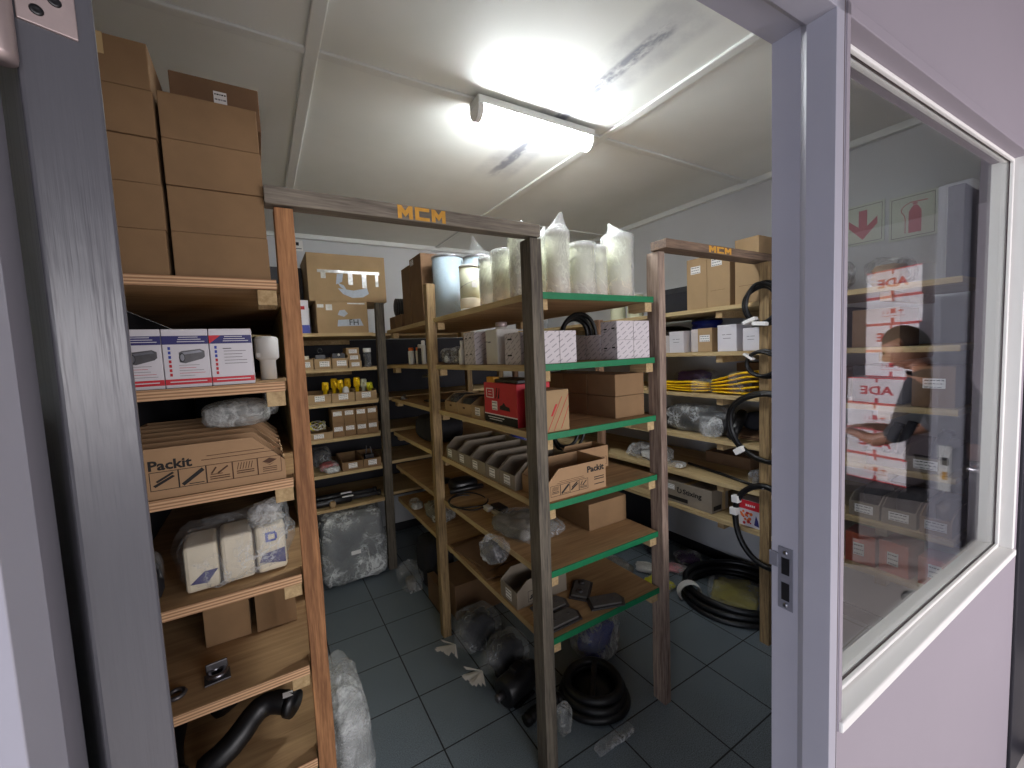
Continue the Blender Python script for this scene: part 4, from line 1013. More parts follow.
for j in range(3):
    for k in range(2):
        y0 = 1.172+.165*j
        carton('cardboard_box', f'plain brown carton, {["lower", "upper"][k]} of the {["front", "middle", "rear"][j]} pair on the third green-edged shelf', 1.166+.002*k, 1.327, y0, y0+.160, z3+.0865*k, z3+.0865*(k+1)-.001, 'cardboard', gp)
# level 4 bins
z4 = LV[4]
def packit_small(t, W, L, Hh):
    fn = facefn('+x', W, L, Hh); mb = MB()
    mb.text('Packit', lambda u, v, o: fn(L-.010+u*1.08, Hh-.037+v, o), .031, 'ink', 'RIGHT', .03)
    rect(mb, fn, .05, Hh-.046, .16, Hh-.0448, 'ink_brown'); rect(mb, fn, .04, Hh-.052, .165, Hh-.0508, 'ink_brown')
    for k in range(4): picto(mb, fn, .012+.042*k, .014, .042, .038, (3, 1, 0, 2)[k], 'ink')
    for s_ in (.046, .038, .020): rect(mb, fn, L-.058, s_, L-.010, s_+.003, 'ink')
    mb.build('printed_panel', t)
BN = [(1.975, 1.835), (1.832, 1.692), (1.689, 1.549), (1.545, 1.432), (1.428, 1.308), (1.300, 1.136)]
for k, (a, b_) in enumerate(BN):
    last = k == 5
    parts_bin('open cardboard bin with bold print on its side, at the front of the fourth shelf' if last else f'open cardboard bin, {["farthest", "second farthest", "middle", "second nearest", "nearest"][k]} in the row left of the front post', .778+.134+(.026 if last else 0), (a+b_)/2, z4, .268, a-b_-.002, .108 if last else .10, '-x', .062 if last else .056, .05, 'cardboard_pink' if last else 'cardboard_grey', gb, lab=(.0 if k > 2 else -.028, .012, .046, .036), prt=packit_small if last else None)
bn = parts_bin('printed cardboard bin turned sideways behind the front bin of the fourth shelf', 1.18, 1.385, z4, .19, .10, .095, '-x', .05, .03, 'cardboard_pink', None, prt=lambda t, W, L, Hh: (lambda mb, fn: ([picto(mb, fn, .02+.04*k, .012, .04, .036, k+1, 'ink_brown') for k in range(4)], mb.build('printed_panel', t)))(MB(), facefn('+x', W, L, Hh)))
h4 = thing('hose_coil', 'black hose loops hanging over the fourth shelf behind the printed bins', 'hose', (1.29, 1.62, z4))
for k in range(2): MB().tube(ring(.096-.020*k, 0, .02*k, .107, 36, plane='xz', wob=.03, seed=k+4), .0085, 'black_rubber', 10, True).build('hose_loop', h4)
# level 5
z5 = LV[5]
carton('cardboard_box', 'brown carton lying alone on the fifth green-edged shelf', 1.112, 1.326, 1.285, 1.62, z5, z5+.112, 'cardboard', None)
t = bag('grey wrapped cushion sagging over the left edge of the fifth shelf', .905, 1.45, z5, .25, .30, .062, 'bag_film', 71, .16, math.radians(12), inner=('grey_cloth', .95))
MB().blob(.075, .14, .115, 'crinkle_film', 73, .3, 9, .7, 36, 20, Matrix.Translation((-.198, -.02, -.062)), flat=False).build('hanging_end', t)
MB().blob(.055, .11, .085, 'dull_steel', 74, .42, 16, .8, 36, 22, Matrix.Translation((-.198, -.02, -.05)), flat=False).build('silvery_end', t)
wr = thing('wiring_harness', 'thin black wiring with pale connectors on the fifth shelf', 'wiring', (.90, 1.90, z5))
for k in range(2):
    MB().tube([(-.05+.10*math.cos(a*.42+k), .13*math.sin(a*.42+k)*(1-.2*k), .006+.012*abs(math.sin(a*.6))) for a in range(13)], .0042, 'black_rubber', 8).build('wire', wr, subsurf=1)
MB().box(-.03, -.17, 0, .0, -.12, .022, 'milky_plastic').box(-.02, -.25, 0, .01, -.185, .016, 'milky_plastic').build('connector', wr, bevel=.003)
MB().box(.0, -.23, 0, .05, -.14, .028, 'black_plastic').build('plug', wr, bevel=.004)
lump('black_part', 'black moulded part far back on the fifth shelf near the second post', 'part', .92, 2.12, z5, [('part_body', MB().blob(.16, .12, .07, 'black_plastic', 77, .1, 6, .6)), ('pipe', MB().tube([(-.1, -.05, .02), (0, -.08, .03), (.09, -.06, .02)], .014, 'black_plastic', 10))])
# level 6
z6 = LV[6]
def boxprint(t, W, L, Hh):
    fn = facefn('+x', W, L, Hh); mb = MB(); picto(mb, fn, .05, .014, .055, .044, 0, 'ink'); mb.build('printed_panel', t)
parts_bin('open cardboard bin with framed print on the lowest shelf by the front post', .776+.12, 1.395, z6, .24, .13, .105, '-x', .066, .05, 'cardboard_grey', gb, lab=(.0, .014, .044, .040), prt=boxprint)
for k, (y, rz, dz) in enumerate(((1.86, .05, 0), (1.72, -.08, .006), (1.80, .16, .012))):
    o = MB().box(-.13, -.15, 0, .12, .15, .0055, 'cardboard_dull').box(-.13, -.151, .0055, .0, .151, .0058, 'cardboard_dull').build('cardboard_sheet', None, (.915, y, z6+dz), (0, 0, rz)); tag(o, ['flattened brown cardboard, bottom of the pile on the lowest shelf', 'flattened brown cardboard nearest the front bin, middle of the pile', 'flattened brown cardboard on top of the pile on the lowest shelf'][k], 'cardboard', 'flattened cardboard on the lowest shelf')
o = carton('small_carton', 'small reddish carton behind the front post on the lowest shelf', .955, 1.03, 1.50, 1.58, z6, z6+.075, 'cardboard_pink')
for k, (x, y, rz, lb, tilt) in enumerate(((.880, 1.185, .05, 'dark grey padded plate nearest the dark front post on the lowest shelf', 0), (.890, 1.272, .06, 'dark grey padded plate behind the nearest one by the front post', 0), (1.062, 1.290, .75, 'dark grey padded plate with round studs, farthest back on the lowest shelf', .0), (1.085, 1.172, -.30, 'dark grey padded plate lying at the green edge of the lowest shelf', 0))):
    t = thing('brake_pad', lb, 'plate', (x, y, z6), rz, 'dark padded plates on the lowest shelf')
    out = [(-.076, -.036), (.062, -.042), (.080, .0), (.064, .042), (-.068, .044)]
    MB().prism(out, 0, .006, 'z', 'dull_steel').build('backing_plate', t, bevel=.0012)
    MB().prism([(a*.84, b_*.78) for a, b_ in out], .006, .014, 'z', 'pad_grey').build('pad', t, bevel=.002)
    for q in (-.035, .03): MB().lathe([(.012, .014), (.012, .022), (.008, .024)] if k == 2 else [(.005, .014), (.005, .0155)], 'dull_steel', 14, Matrix.Translation((q, 0, 0))).build('stud', t)
# back part of the rack: dark goods between the second and third posts
lump('black_stand', 'black pedestal shaped part on the third shelf, left of the second post', 'part', .90, 2.42, z3, [('column', MB().box(-.02, -.03, .008, .02, .03, .15, 'charcoal')), ('foot', MB().box(-.05, -.07, 0, .05, .07, .010, 'black_plastic')), ('head', MB().box(-.05, -.07, .15, .05, .07, .165, 'black_plastic'))])
lump('metal_fitting', 'small pale metal fitting lying by the third post, third shelf', 'fitting', .82, 2.80, z3, [('fitting_body', MB().tube([(-.03, -.05, .012), (0, 0, .014), (.02, .06, .012)], .011, 'steel', 10)), ('flange', MB().lathe([(.022, 0), (.022, .008)], 'steel', 18, Matrix.Translation((-.02, -.06, 0))))])
bag('black wrapped bundle on the fourth shelf, left of the second post', .92, 2.45, z4, .24, .40, .15, 'dark_fabric', 81, .14, name='fabric_bundle', cat='bundle')
lump('black_disc', 'flat black disc lying on the fifth shelf left of the second post', 'disc', .875, 2.33, z5, [('disc_body', MB().lathe([(.05, 0), (.055, .004), (.055, .014), (.02, .018)], 'black_rubber', 24)), ('hub', MB().lathe([(.014, .018), (.012, .024)], 'dull_steel', 14))])
bag('pale cloth bundle in clear plastic on the lowest shelf by the second post', .86, 2.36, z6, .16, .24, .12, 'crinkle_film', 82, .2, inner=('grey_cloth', .88))
bag('crumpled clear bag hanging at the lowest shelf edge near the third post', .81, 2.66, z6, .08, .16, .05, 'milky_film', 83, .2)
bag('blue wrapped part on the fourth shelf behind the labelled bins', 1.14, 1.86, z4, .12, .16, .11, 'bag_film', 84, .1, inner=('blue_plastic', .8))
# floor below
bag('dark part in a clear bag with tied neck, farther of two on the floor', .86, 1.895, 0, .23, .20, .19, 'bag_film', 91, .12, 0, ('dark_fabric', .86), tail=[(-.14, -.03, .07), (-.215, -.05, .055)], group='tied clear bags on the floor')
bag('dark part in a clear bag with tied neck, nearer of two on the floor', .885, 1.648, 0, .22, .15, .18, 'bag_film', 92, .12, .1, ('dark_fabric', .86), tail=[(-.14, -.01, .08), (-.21, -.02, .06)], group='tied clear bags on the floor')
mo = thing('electric_motor', 'black cylindrical motor on the floor behind the front post', 'motor', (.865, 1.50, 0), math.radians(14))
M_ = Matrix.Translation((-.10, 0, .062)) @ Matrix.Rotation(PI/2, 4, 'Y')
MB().lathe([(.05, 0), (.060, .006), (.060, .15), (.052, .156), (.04, .20)], 'black_plastic', 28, M_).build('motor_body', mo)
MB().lathe([(.014, -.035), (.016, -.033), (.016, .001)], 'dull_steel', 18, M_).build('shaft', mo)
MB().box(-.07, -.05, 0, .05, .05, .010, 'black_plastic').build('foot', mo, bevel=.003)
MB().box(-.04, -.02, .118, .02, .02, .14, 'black_plastic').build('terminal_box', mo, bevel=.004)
fl = thing('corrugated_hose', 'black ribbed hose coiled on the floor at the front of the rack', 'hose', (1.118, 1.300, 0), 0)
def ribbed(pts, r, name, parent):
    P = [Vector(p) for p in pts]; dense = []
    for a, b_ in zip(P, P[1:]):
        n = max(2, int((b_-a).length/.006)); dense += [a.lerp(b_, q/n) for q in range(n)]
    MB().tube(dense, r, 'black_rubber', 12, rfun=lambda q: r*(1+.10*math.sin(q*len(dense)*PI/1.5))).build(name, parent)
for k in range(3): MB().tube(ring(.135-.012*k, 0, 0, .020+.030*k, 44, wob=.02, seed=k), .018, 'black_rubber', 12, True).build('hose_loop', fl)
ribbed([(-.12, .06, .024), (-.18, .065, .026), (-.25, .06, .026), (-.325, .045, .026)], .024, 'ribbed_end', fl)
MB().box(-.012, -.11, .080, .012, .11, .098, 'black_plastic', Matrix.Rotation(-.8, 4, 'Z')).build('spoke', fl, bevel=.004)
MB().lathe([(.105, .0), (.11, .01), (.09, .05), (.03, .075)], 'black_plastic', 30).build('inner_disc', fl)
bag('crumpled clear bag holding something blue beside the ribbed hose', 1.318, 1.515, 0, .28, .22, .21, 'milky_film', 94, .22, .3, ('blue_plastic', .72))
bag('flat sheet of crumpled clear plastic in front of the ribbed hose', 1.040, 1.105, 0, .22, .06, .03, 'crinkle_film', 95, .3)
bag('shiny clear bag squeezed between the front post and the ribbed hose', .905, 1.235, 0, .07, .065, .13, 'crinkle_film', 96, .25)
carton('cardboard_box', 'brown carton on the floor under the middle rack, behind the second post', .84, 1.15, 2.13, 2.40, 0, .20, 'cardboard_dull')
bag('black sack on the floor under the rack behind the clear bag', .90, 2.62, 0, .20, .28, .31, 'dark_fabric', 97, .1, name='sack', cat='sack', sq=.5)
bag('crumpled clear bag on the floor beside the third post', .725, 2.60, 0, .15, .26, .15, 'bag_film', 98, .25, inner=('grey_cloth', .5))
carton('cardboard_box', 'slim brown carton standing on the floor just left of the second post', .785, .83, 2.20, 2.44, 0, .16, 'cardboard_dull')
# ================================================================== RIGHT RACK
zr = LR[1]
for k, (y0, y1, h_, lb) in enumerate(((1.380, 1.500, .272, 'tall brown carton with white label, left of three on the top right shelf'), (1.252, 1.378, .274, 'tall brown carton with white label, middle of three on the top right shelf'), (1.108, 1.226, .312, 'tallest brown carton with white label, right of three by the hanging cables'))):
    carton('cardboard_box', lb, 2.062, 2.20, y0, y1, zr, zr+h_, 'cardboard_pale', 'tall brown cartons on the top right shelf', lab=[('-x', .026, .19+.02*(k > 0)-.01*(k > 1), .058, .040)], extra=(lambda t, w, d, h: (lambda mb, fn: (rect(mb, fn, .02, .085, .10, .0862, 'ink_brown'), mb.build('flap_seam', t)))(MB(), facefn('-x', w, d, h))) if k else None)
carton('storage_case', 'dark case on the top right shelf, left of the tall cartons', 2.25, 2.50, 1.56, 1.80, zr, zr+.165, 'charcoal', cat='case')
carton('storage_case', 'dark flat case standing in front of the other dark case', 2.12, 2.20, 1.53, 1.70, zr, zr+.115, 'dark_fabric', cat='case')
carton('printed_carton', 'pale grey carton at the left end of the dark cases', 2.12, 2.25, 1.72, 1.82, zr, zr+.11, 'carton_white')
for k, (x, y, h_) in enumerate(((2.22, 2.02, .17), (2.24, 2.20, .18))):
    t = thing('filter_cartridge', ['pale ribbed filter on the top right shelf, seen under the middle rack top', 'second pale ribbed filter, behind the first on the top right shelf'][k], 'filter', (x, y, zr), 0, 'pale filters on the right shelf')
    MB().lathe([(.055, .01)] + [(.055-.003*(q % 2), .012+q*.008) for q in range(int(h_/.008)-2)] + [(.055, h_-.01)], 'cream_filter', 28).build('filter_body', t)
    MB().lathe([(.058, 0), (.058, .010)], 'white_plastic', 28).build('end_cap', t); MB().lathe([(.058, h_-.010), (.058, h_)], 'white_plastic', 28).build('end_cap', t)
z = LR[2]
def dots(t, w, d, h):
    fn = facefn('-x', w, d, h); mb = MB()
    for (a, b_, c) in ((.25, .62, .42), (.48, .62, .74), (.30, .48, .70)): rect(mb, fn, d*a, h*b_, d*c, h*(b_+.022), 'ink_grey')
    mb.build('printed_codes', t)
wb = 'white cartons on the second right shelf'
carton('printed_carton', 'short white carton at the far left of the second right shelf', 2.072, 2.18, 1.632, 1.70, z, z+.102, 'carton_white', wb, extra=dots)
carton('printed_carton', 'white carton with small marks, left of the labelled brown carton', 2.066, 2.19, 1.530, 1.626, z, z+.122, 'white_print', wb, extra=dots)
carton('printed_carton', 'slightly lilac white carton touching the labelled brown carton', 2.12, 2.24, 1.445, 1.520, z, z+.128, 'carton_white', wb)
carton('cardboard_box', 'brown carton with white label between white cartons on the second right shelf', 2.066, 2.20, 1.356, 1.440, z, z+.128, 'cardboard_pale', None, lab=[('-x', .012, .055, .060, .036)])
carton('printed_carton', 'biggest white carton, right of the labelled brown one', 2.066, 2.21, 1.222, 1.324, z, z+.136, 'white_print', wb, extra=dots)
carton('printed_carton', 'white carton nearest the hanging cables on the second right shelf', 2.066, 2.19, 1.110, 1.190, z, z+.112, 'white_print', wb, extra=dots)
dr = thing('plastic_drum', 'blue plastic drum behind the white cartons', 'drum', (2.42, 1.62, z))
MB().lathe([(.08, 0), (.09, .01), (.09, .15), (.082, .165), (.09, .172), (.09, .185)], 'blue_plastic', 28).build('drum_body', dr)
MB().lathe([(.088, .185), (.088, .196), (.07, .198)], 'black_plastic', 28).build('drum_lid', dr)
lump('black_pump', 'black machine part at the left behind the white cartons', 'part', 2.40, 1.90, z, [('part_body', MB().blob(.24, .30, .17, 'black_plastic', 101, .08, 6, .5)), ('pipe', MB().tube([(-.10, -.05, .10), (-.14, -.08, .13), (-.12, -.16, .12)], .016, 'dull_steel', 10))])
z = LR[3]
def ribbons(lb, y0, y1, seed, n, x=2.10):
    t = thing('yellow_sleeve', lb, 'sleeve', (x, (y0+y1)/2, z), 0, 'yellow folded sleeves on the right shelf'); q = random.Random(seed); L_ = abs(y1-y0)
    for k in range(n):
        zz = .012+.014*k; w_ = .05-.003*k
        pts = [(q.uniform(-.008, .008)-.012*k*.2, L_/2-L_*i/8, zz+.012*math.sin(i*.9+k)*(.3+.1*k)*i/8+(.016*k*(i/8) if seed == 2 else 0)) for i in range(9)]
        vs = []; fs = []
        for p in pts:
            for (a, b_) in ((-w_, -.0068), (w_, -.0068), (w_, .0068), (-w_, .0068)): vs.append((p[0]+a, p[1], max(.0006+.0005*k, p[2]+b_)))
        for i in range(8):
            for s_ in range(4): fs.append((i*4+s_, i*4+(s_+1) % 4, i*4+4+(s_+1) % 4, i*4+4+s_))
        fs += [(0, 1, 2, 3), (32, 33, 34, 35)]
        MB().add(vs, fs, 'yellow_plastic', True).build('strip', t, subsurf=1)
    MB().blob(.12, L_*.30, .012+.016*n+(.03 if seed == 2 else .0), 'bag_film', seed+110, .1, 8, .5, 30, 16, Matrix.Translation((0, L_*.36*(-1 if seed == 1 else -.2), 0))).build('film', t)
    return t
ribbons('long flat bundle of yellow sleeves in clear film, left on the third right shelf', 1.385, 1.74, 1, 4)
ribbons('raised fan of bright yellow sleeves in clear film, next to the cable post', 1.115, 1.375, 2, 5)
bag('purple packets in clear film behind the yellow sleeves', 2.36, 1.66, z, .20, .26, .11, 'bag_film', 112, .12, inner=('purple_plastic', .9))
carton('printed_carton', 'small carton behind the yellow sleeves on the third right shelf', 2.40, 2.54, 1.25, 1.42, z, z+.15, 'cardboard_dull')
z = LR[4]
rb = thing('rubber_roll', 'black rubber roll half wrapped in silvery film on the fourth right shelf', 'roll', (2.16, 1.50, z))
M_ = Matrix.Translation((0, -.20, .066)) @ Matrix.Rotation(-PI/2, 4, 'X')
MB().lathe([(.03, 0), (.064, .003), (.064, .42), (.03, .423)], 'black_rubber', 28, M_).build('roll_body', rb)
MB().blob(.15, .42, .165, 'crinkle_film', 121, .10, 9, .6, 44, 22, Matrix.Translation((0, .0, 0))).build('film', rb)
MB().blob(.02, .15, .12, 'crinkle_film', 122, .2, 9, .6, 24, 14, Matrix.Translation((-.085, -.13, .0))).build('film_flap', rb)
tb = thing('rubber_tube', 'short black rubber tube sticking out over the fourth right shelf edge', 'tube', (2.10, 1.250, z))
MB().tube([(.10, .02, .13), (.02, .0, .08), (-.045, -.01, .034)], .026, 'black_rubber', 18).build('tube_body', tb)
MB().tube([(-.043, -.01, .035), (-.053, -.011, .029)], .028, 'charcoal', 18).build('tube_rim', tb)
for k, zz in enumerate((0, .008)):
    o = MB().box(-.16, -.12, 0, .16, .12, .007, 'cardboard_dull').box(-.16, -.1205, .0072, -.10, .1205, .0076, 'cardboard_dull').build('flat_board', None, (2.32+.02*k, 1.24, z+zz), (0, 0, .1*k)); tag(o, ['lower flat brown board on the fourth right shelf, behind the rubber tube', 'upper flat brown board on the fourth right shelf, behind the rubber tube'][k], 'board')
bag('dark netting heaped at the rear of the fourth right shelf', 2.40, 1.23, z+.017, .24, .22, .10, 'dark_fabric', 124, .2, name='netting', cat='netting')
z = LR[5]
bag('heap of clear wrapping on the fifth right shelf, seen past the right post', 2.16, 1.86, z, .20, .30, .10, 'crinkle_film', 131, .25, inner=('white_plastic', .5))
bag('small clear packet near the right post on the fifth right shelf', 2.12, 1.635, z, .10, .12, .035, 'crinkle_film', 132, .2)
rd = MB().tube([(2.22, 1.62, z+.009), (2.16, 1.36, z+.009), (2.09, 1.12, z+.010)], .008, 'black_rubber', 10).build('rubber_rod'); tag(rd, 'thin black rod lying along the fifth right shelf', 'rod')
bag('clear packet tucked behind the cable post on the fifth right shelf', 2.115, 1.150, z, .08, .07, .085, 'crinkle_film', 133, .15, inner=('milky_plastic', .6))
carton('cardboard_box', 'dull brown carton deep on the fifth right shelf', 2.36, 2.54, 1.32, 1.60, z, z+.07, 'cardboard_dull')
z = LR[6]
def stx(t, w, d, h):
    fn = facefn('-x', w, d, h); mb = MB()
    mb.text('Stixing', lambda u, v, o: fn(d*.42+u*1.15, h*.52+v, o), .040, 'ink', bold=.022)
    cx, cy, n = d*.345, h*.62, 14
    for i in range(11):
        a, b_ = 2.4+i*.45, 2.4+(i+1)*.45
        quad(mb, fn, [(cx+.016*math.cos(a), cy+.016*math.sin(a)), (cx+.016*math.cos(b_), cy+.016*math.sin(b_)), (cx+.010*math.cos(b_), cy+.010*math.sin(b_)), (cx+.010*math.cos(a), cy+.010*math.sin(a))], 'ink')
    quad(mb, fn, [(cx-.02, cy+.014), (cx-.004, cy+.022), (cx-.006, cy+.006)], 'ink')
    rect(mb, fn, d*.06, h*.12, d*.52, h*.30, 'ink'); mb.build('printed_panel', t)
    f2 = facefn('-y', w, d, h); mb = MB(); rect(mb, f2, w*.10, h*.10, w*.55, h*.30, 'ink'); mb.build('side_print', t)
    mb = MB(); rect(mb, facefn('top', w, d, h), 0, d*.46, w, d*.56, 'tape'); rect(mb, f2, w*.62, h*.02, w*.80, h, 'tape'); mb.build('tape', t)
    paper_label(t, fn, d*.08, h*.60, .05, .03, 3, 4)
carton('cardboard_box', 'grey brown carton with bold black lettering on the lowest right shelf', 2.075, 2.23, 1.372, 1.69, z, z+.128, 'cardboard_grey', None, extra=stx)
def redbox(t, w, d, h):
    fn = facefn('-x', w, d, h); mb = MB(); rect(mb, fn, 0, h*.66, d, h, 'red_print'); r = random.Random(3)
    for k in range(22):
        a, b_ = r.uniform(.12, .62)*d, r.uniform(.1, .56)*h; s_ = r.uniform(.004, .009)
        quad(mb, fn, [(a+s_*math.cos(q), b_+s_*math.sin(q)) for q in (0, 1.05, 2.1, 3.14, 4.2, 5.24)], 'orange_print' if k % 4 else 'ink_red', .0003, .0009+.00002*k)
    for k in range(5): rect(mb, fn, d*(.34+.09*k), h*.78, d*(.40+.09*k), h*.86, 'paper', .0003, .0009)
    quad(mb, fn, [(d*.72, h*.12), (d*.80, h*.5), (d*.9, h*.3), (d*.94, h*.08)], 'navy_print'); mb.build('printed_panel', t)
carton('printed_carton', 'red and white carton with orange flecks beside the cable post', 2.075, 2.16, 1.110, 1.222, z, z+.135, 'white_print', None, extra=redbox)
# cables hung on the aisle face of the cable post
def loops(lb, cz, specs, ties=(), nz=0):
    t = thing('hanging_cable', lb, 'cable', (2.0335, 1.060, cz), 0, 'black cables hung on the right post')
    for k, (cy, dz, ry, rz_, rad, w_) in enumerate(specs):
        pts = []
        for i in range(44):
            a = 2*PI*i/44; ca, sa = math.cos(a), math.sin(a)
            pts.append((-rad-.010-.014*k-.006*math.sin(a), cy+ry*ca*(1+w_*math.sin(2*a)), dz+rz_*sa*(1+w_*math.cos(3*a))))
        MB().tube(pts, rad, 'black_rubber', 10, True).build('cable_loop', t)
    o_ = -.014*len(specs)-specs[0][4]*2-.004
    for (y, zz, w_, h_, a) in ties:
        MB().box(o_-.004, -w_/2, -h_/2, o_+.030, w_/2, h_/2, 'paper', Matrix.Translation((0, y, zz)) @ Matrix.Rotation(a, 4, 'X')).build('tag', t, bevel=.002)
    MB().lathe([(.003, 0), (.003, .06)], 'dull_steel', 8, Matrix.Translation((0, -.01, nz)) @ Matrix.Rotation(-PI/2, 4, 'Y')).build('nail', t)
    return t
loops('bunched black cable with white ties, topmost of the hanging cables', 1.675, [(.0, 0, .085, .095, .010, .03), (.006, -.01, .080, .085, .009, .05), (-.004, .0, .072, .090, .009, -.04)], ties=((.045, -.075, .06, .016, -.35), (.0, -.092, .06, .018, .1)), nz=.092)
loops('short coil of black cable with a clear strip, second from the top', 1.395, [(.0, 0, .080, .062, .009, .04), (.004, .0, .072, .056, .008, -.05)], ties=((.060, .036, .05, .010, .6),), nz=.056)
loops('wide loop of black cable with white tag, third from the top', 1.095, [(.0, 0, .175, .165, .0115, .03), (.0, .0, .155, .158, .0105, .05)], ties=((.105, -.125, .046, .028, -.6),), nz=.160)
loops('long thick black hose loop with two white tags, lowest of the hanging cables', .612, [(.0, 0, .140, .200, .0145, .03)], ties=((.128, .105, .034, .036, -.05), (.138, .040, .034, .036, .0)), nz=.195)
# floor by the right wall
fc = thing('hose_coil', 'big black hose coil lying on the floor by the right wall', 'hose', (2.285, 1.372, 0))
kk = 0
for lay in range(3):
    for q in range(2 if lay < 2 else 1):
        MB().tube(ring(.285-.030*q-.006*lay, .006*lay, 0, .0165+.031*lay, 60, wob=.012, seed=lay*2+q), .0158, 'black_rubber', 12, True).build('hose_loop', fc); kk += 1
wt = MB()
for q in range(5): wt.tube([Matrix.Rotation(-.55, 3, 'Z') @ Vector((-.268+.062*math.cos(s*PI/10), -.022+.009*q, .052+.058*math.sin(s*PI/10))) for s in range(-2, 13)], .005, 'paper', 8)
wt.build('white_tie', fc)
yb = bag('folded yellow sheet in a clear bag inside the big hose coil', 2.285, 1.372, 0, .36, .30, .055, 'bag_film', 141, .08, .5, ('olive_sheet', .94))
ft = [('yellow_green', 2.03, 1.71, .13, .19, .045, 'flat yellow packet in clear film on the floor behind the hose coil'), ('pink_plastic', 2.26, 1.76, .13, .14, .04, 'flat pink packet in clear film on the floor by the right wall'), ('milky_plastic', 2.10, 1.87, .12, .18, .05, 'silvery crumpled packet on the floor by the right post'), ('purple_plastic', 2.44, 1.80, .18, .18, .05, 'dull violet packet on the floor against the right wall'), ('dark_fabric', 2.38, 2.04, .24, .16, .07, 'dark packet at the rear of the floor heap'), ('grey_cloth', 1.84, 1.98, .26, .34, .11, 'grey wrapped heap on the floor seen below the fifth shelf')]
for k, (mt, x, y, dx, dy, dz, lb) in enumerate(ft):
    bag(lb, x, y, 0, dx, dy, dz, 'crinkle_film' if k % 2 else 'bag_film', 150+k, .14, .3*k, (mt, .92))
carton('storage_case', 'black box on the floor under the right shelves, past the fifth shelf carton', 2.09, 2.50, 2.16, 2.42, 0, .50, 'black_plastic', cat='case')
# goods behind the window
z = LR[4]
def tray(lb, y0, y1, z_, h_, lab, mat='cardboard_grey'):
    return parts_bin(lb, 2.066+.15, (y0+y1)/2, z_, .30, abs(y1-y0)-.003, h_+.03, '-x', h_, .05, mat, 'labelled grey bins behind the window', lab=lab)
tray('grey bin without label behind the window, left in the upper row', .575, .690, z, .055, None)
tray('grey bin with white label behind the window, right in the upper row', .455, .572, z, .055, (.0, .012, .066, .034))
for k, (y, h_, rz) in enumerate(((.664, .14, .05), (.622, .15, .0), (.522, .13, -.05))):
    t = thing('curved_hose', ['dark curved hose end standing in the unlabelled grey bin', 'second dark curved hose standing in the unlabelled grey bin, nearer the labelled one', 'dark curved hose in clear film standing in the labelled upper bin'][k], 'hose', (2.20, y, z+.004), rz, 'dark hoses in the upper grey bins')
    MB().tube([(0, 0, .0), (0, -.012, h_*.5), (.01, -.020, h_*.85), (.03, -.030, h_)], .0175, 'charcoal', 14).build('hose_body', t, subsurf=1)
    MB().tube([(.028, -.029, h_-.008), (.033, -.031, h_+.003)], .0195, 'black_rubber', 14).build('hose_cuff', t)
z = LR[5]
for k, (y0, y1, lb) in enumerate(((.642, .745, 'grey bin with white label behind the window, left of three in the lower row'), (.532, .638, 'grey bin with white label behind the window, middle of three in the lower row'), (.437, .526, 'brown bin with white label behind the window, right of three in the lower row'))):
    tray(lb, y0, y1, z, .062, (.0, .018, .060, .034), 'cardboard_grey' if k < 2 else 'cardboard')
bag('dark bundle filling the left lower bin behind the window', 2.22, .694, z+.005, .20, .066, .11, 'dark_fabric', 161, .1, name='fabric_bundle', cat='bundle')
bag('dark blue bundle filling the middle lower bin behind the window', 2.22, .585, z+.005, .20, .070, .11, 'charcoal', 162, .1, name='fabric_bundle', cat='bundle')
bag('brown wrapped parts filling the right lower bin behind the window', 2.22, .482, z+.005, .20, .058, .11, 'bag_film', 163, .1, inner=('cardboard', .9))
z = LR[6]
for k, (y0, y1, h_, rz, lb) in enumerate(((.660, .760, .125, .05, 'orange red carton with white label behind the window, leftmost of three'), (.545, .640, .128, -.14, 'turned orange red carton with white label, middle of three behind the window'), (.445, .528, .105, .0, 'low orange red carton with white label, rightmost of three behind the window'))):
    carton('printed_carton', lb, 2.075, 2.19, y0, y1, z, z+h_, 'carton_orange', 'orange red cartons behind the window', lab=[('-x', .028, .035, .036, .052)], rz=rz)
z = LR[1]
carton('storage_case', 'tall grey block standing in for a reflection, top shelf behind the window', 2.075, 2.30, .436, .478, z, z+.31, 'dull_steel', cat='case')  # grey block in place of a reflection in the pane
bag('silvery film bundle on the top right shelf, left behind the window', 2.18, .90, z, .22, .22, .15, 'crinkle_film', 164, .2, inner=('cardboard_dull', .8))
bag('clear wrapped bundle on the top right shelf beside the tall grey block', 2.20, .66, z, .20, .15, .12, 'crinkle_film', 165, .2, inner=('cardboard_pale', .8))
z = LR[2]
carton('cardboard_box', 'brown carton on the second right shelf behind the window', 2.09, 2.30, .60, .75, z, z+.15, 'cardboard_dull')
carton('storage_case', 'black case on the second right shelf, left behind the window', 2.10, 2.32, .78, .96, z, z+.17, 'black_plastic', cat='case')
z = LR[3]
carton('cardboard_box', 'tan carton with white label on the third right shelf behind the window', 2.08, 2.28, .445, .56, z, z+.15, 'cardboard_dull', None, lab=[('-x', .03, .07, .06, .036)])
bag('brown padded bundle on the third right shelf behind the window', 2.20, .86, z, .22, .18, .15, 'cardboard', 166, .08, name='fabric_bundle', cat='bundle')
carton('storage_case', 'dark grey case on the third right shelf behind the window', 2.10, 2.36, .59, .75, z, z+.15, 'charcoal', cat='case')

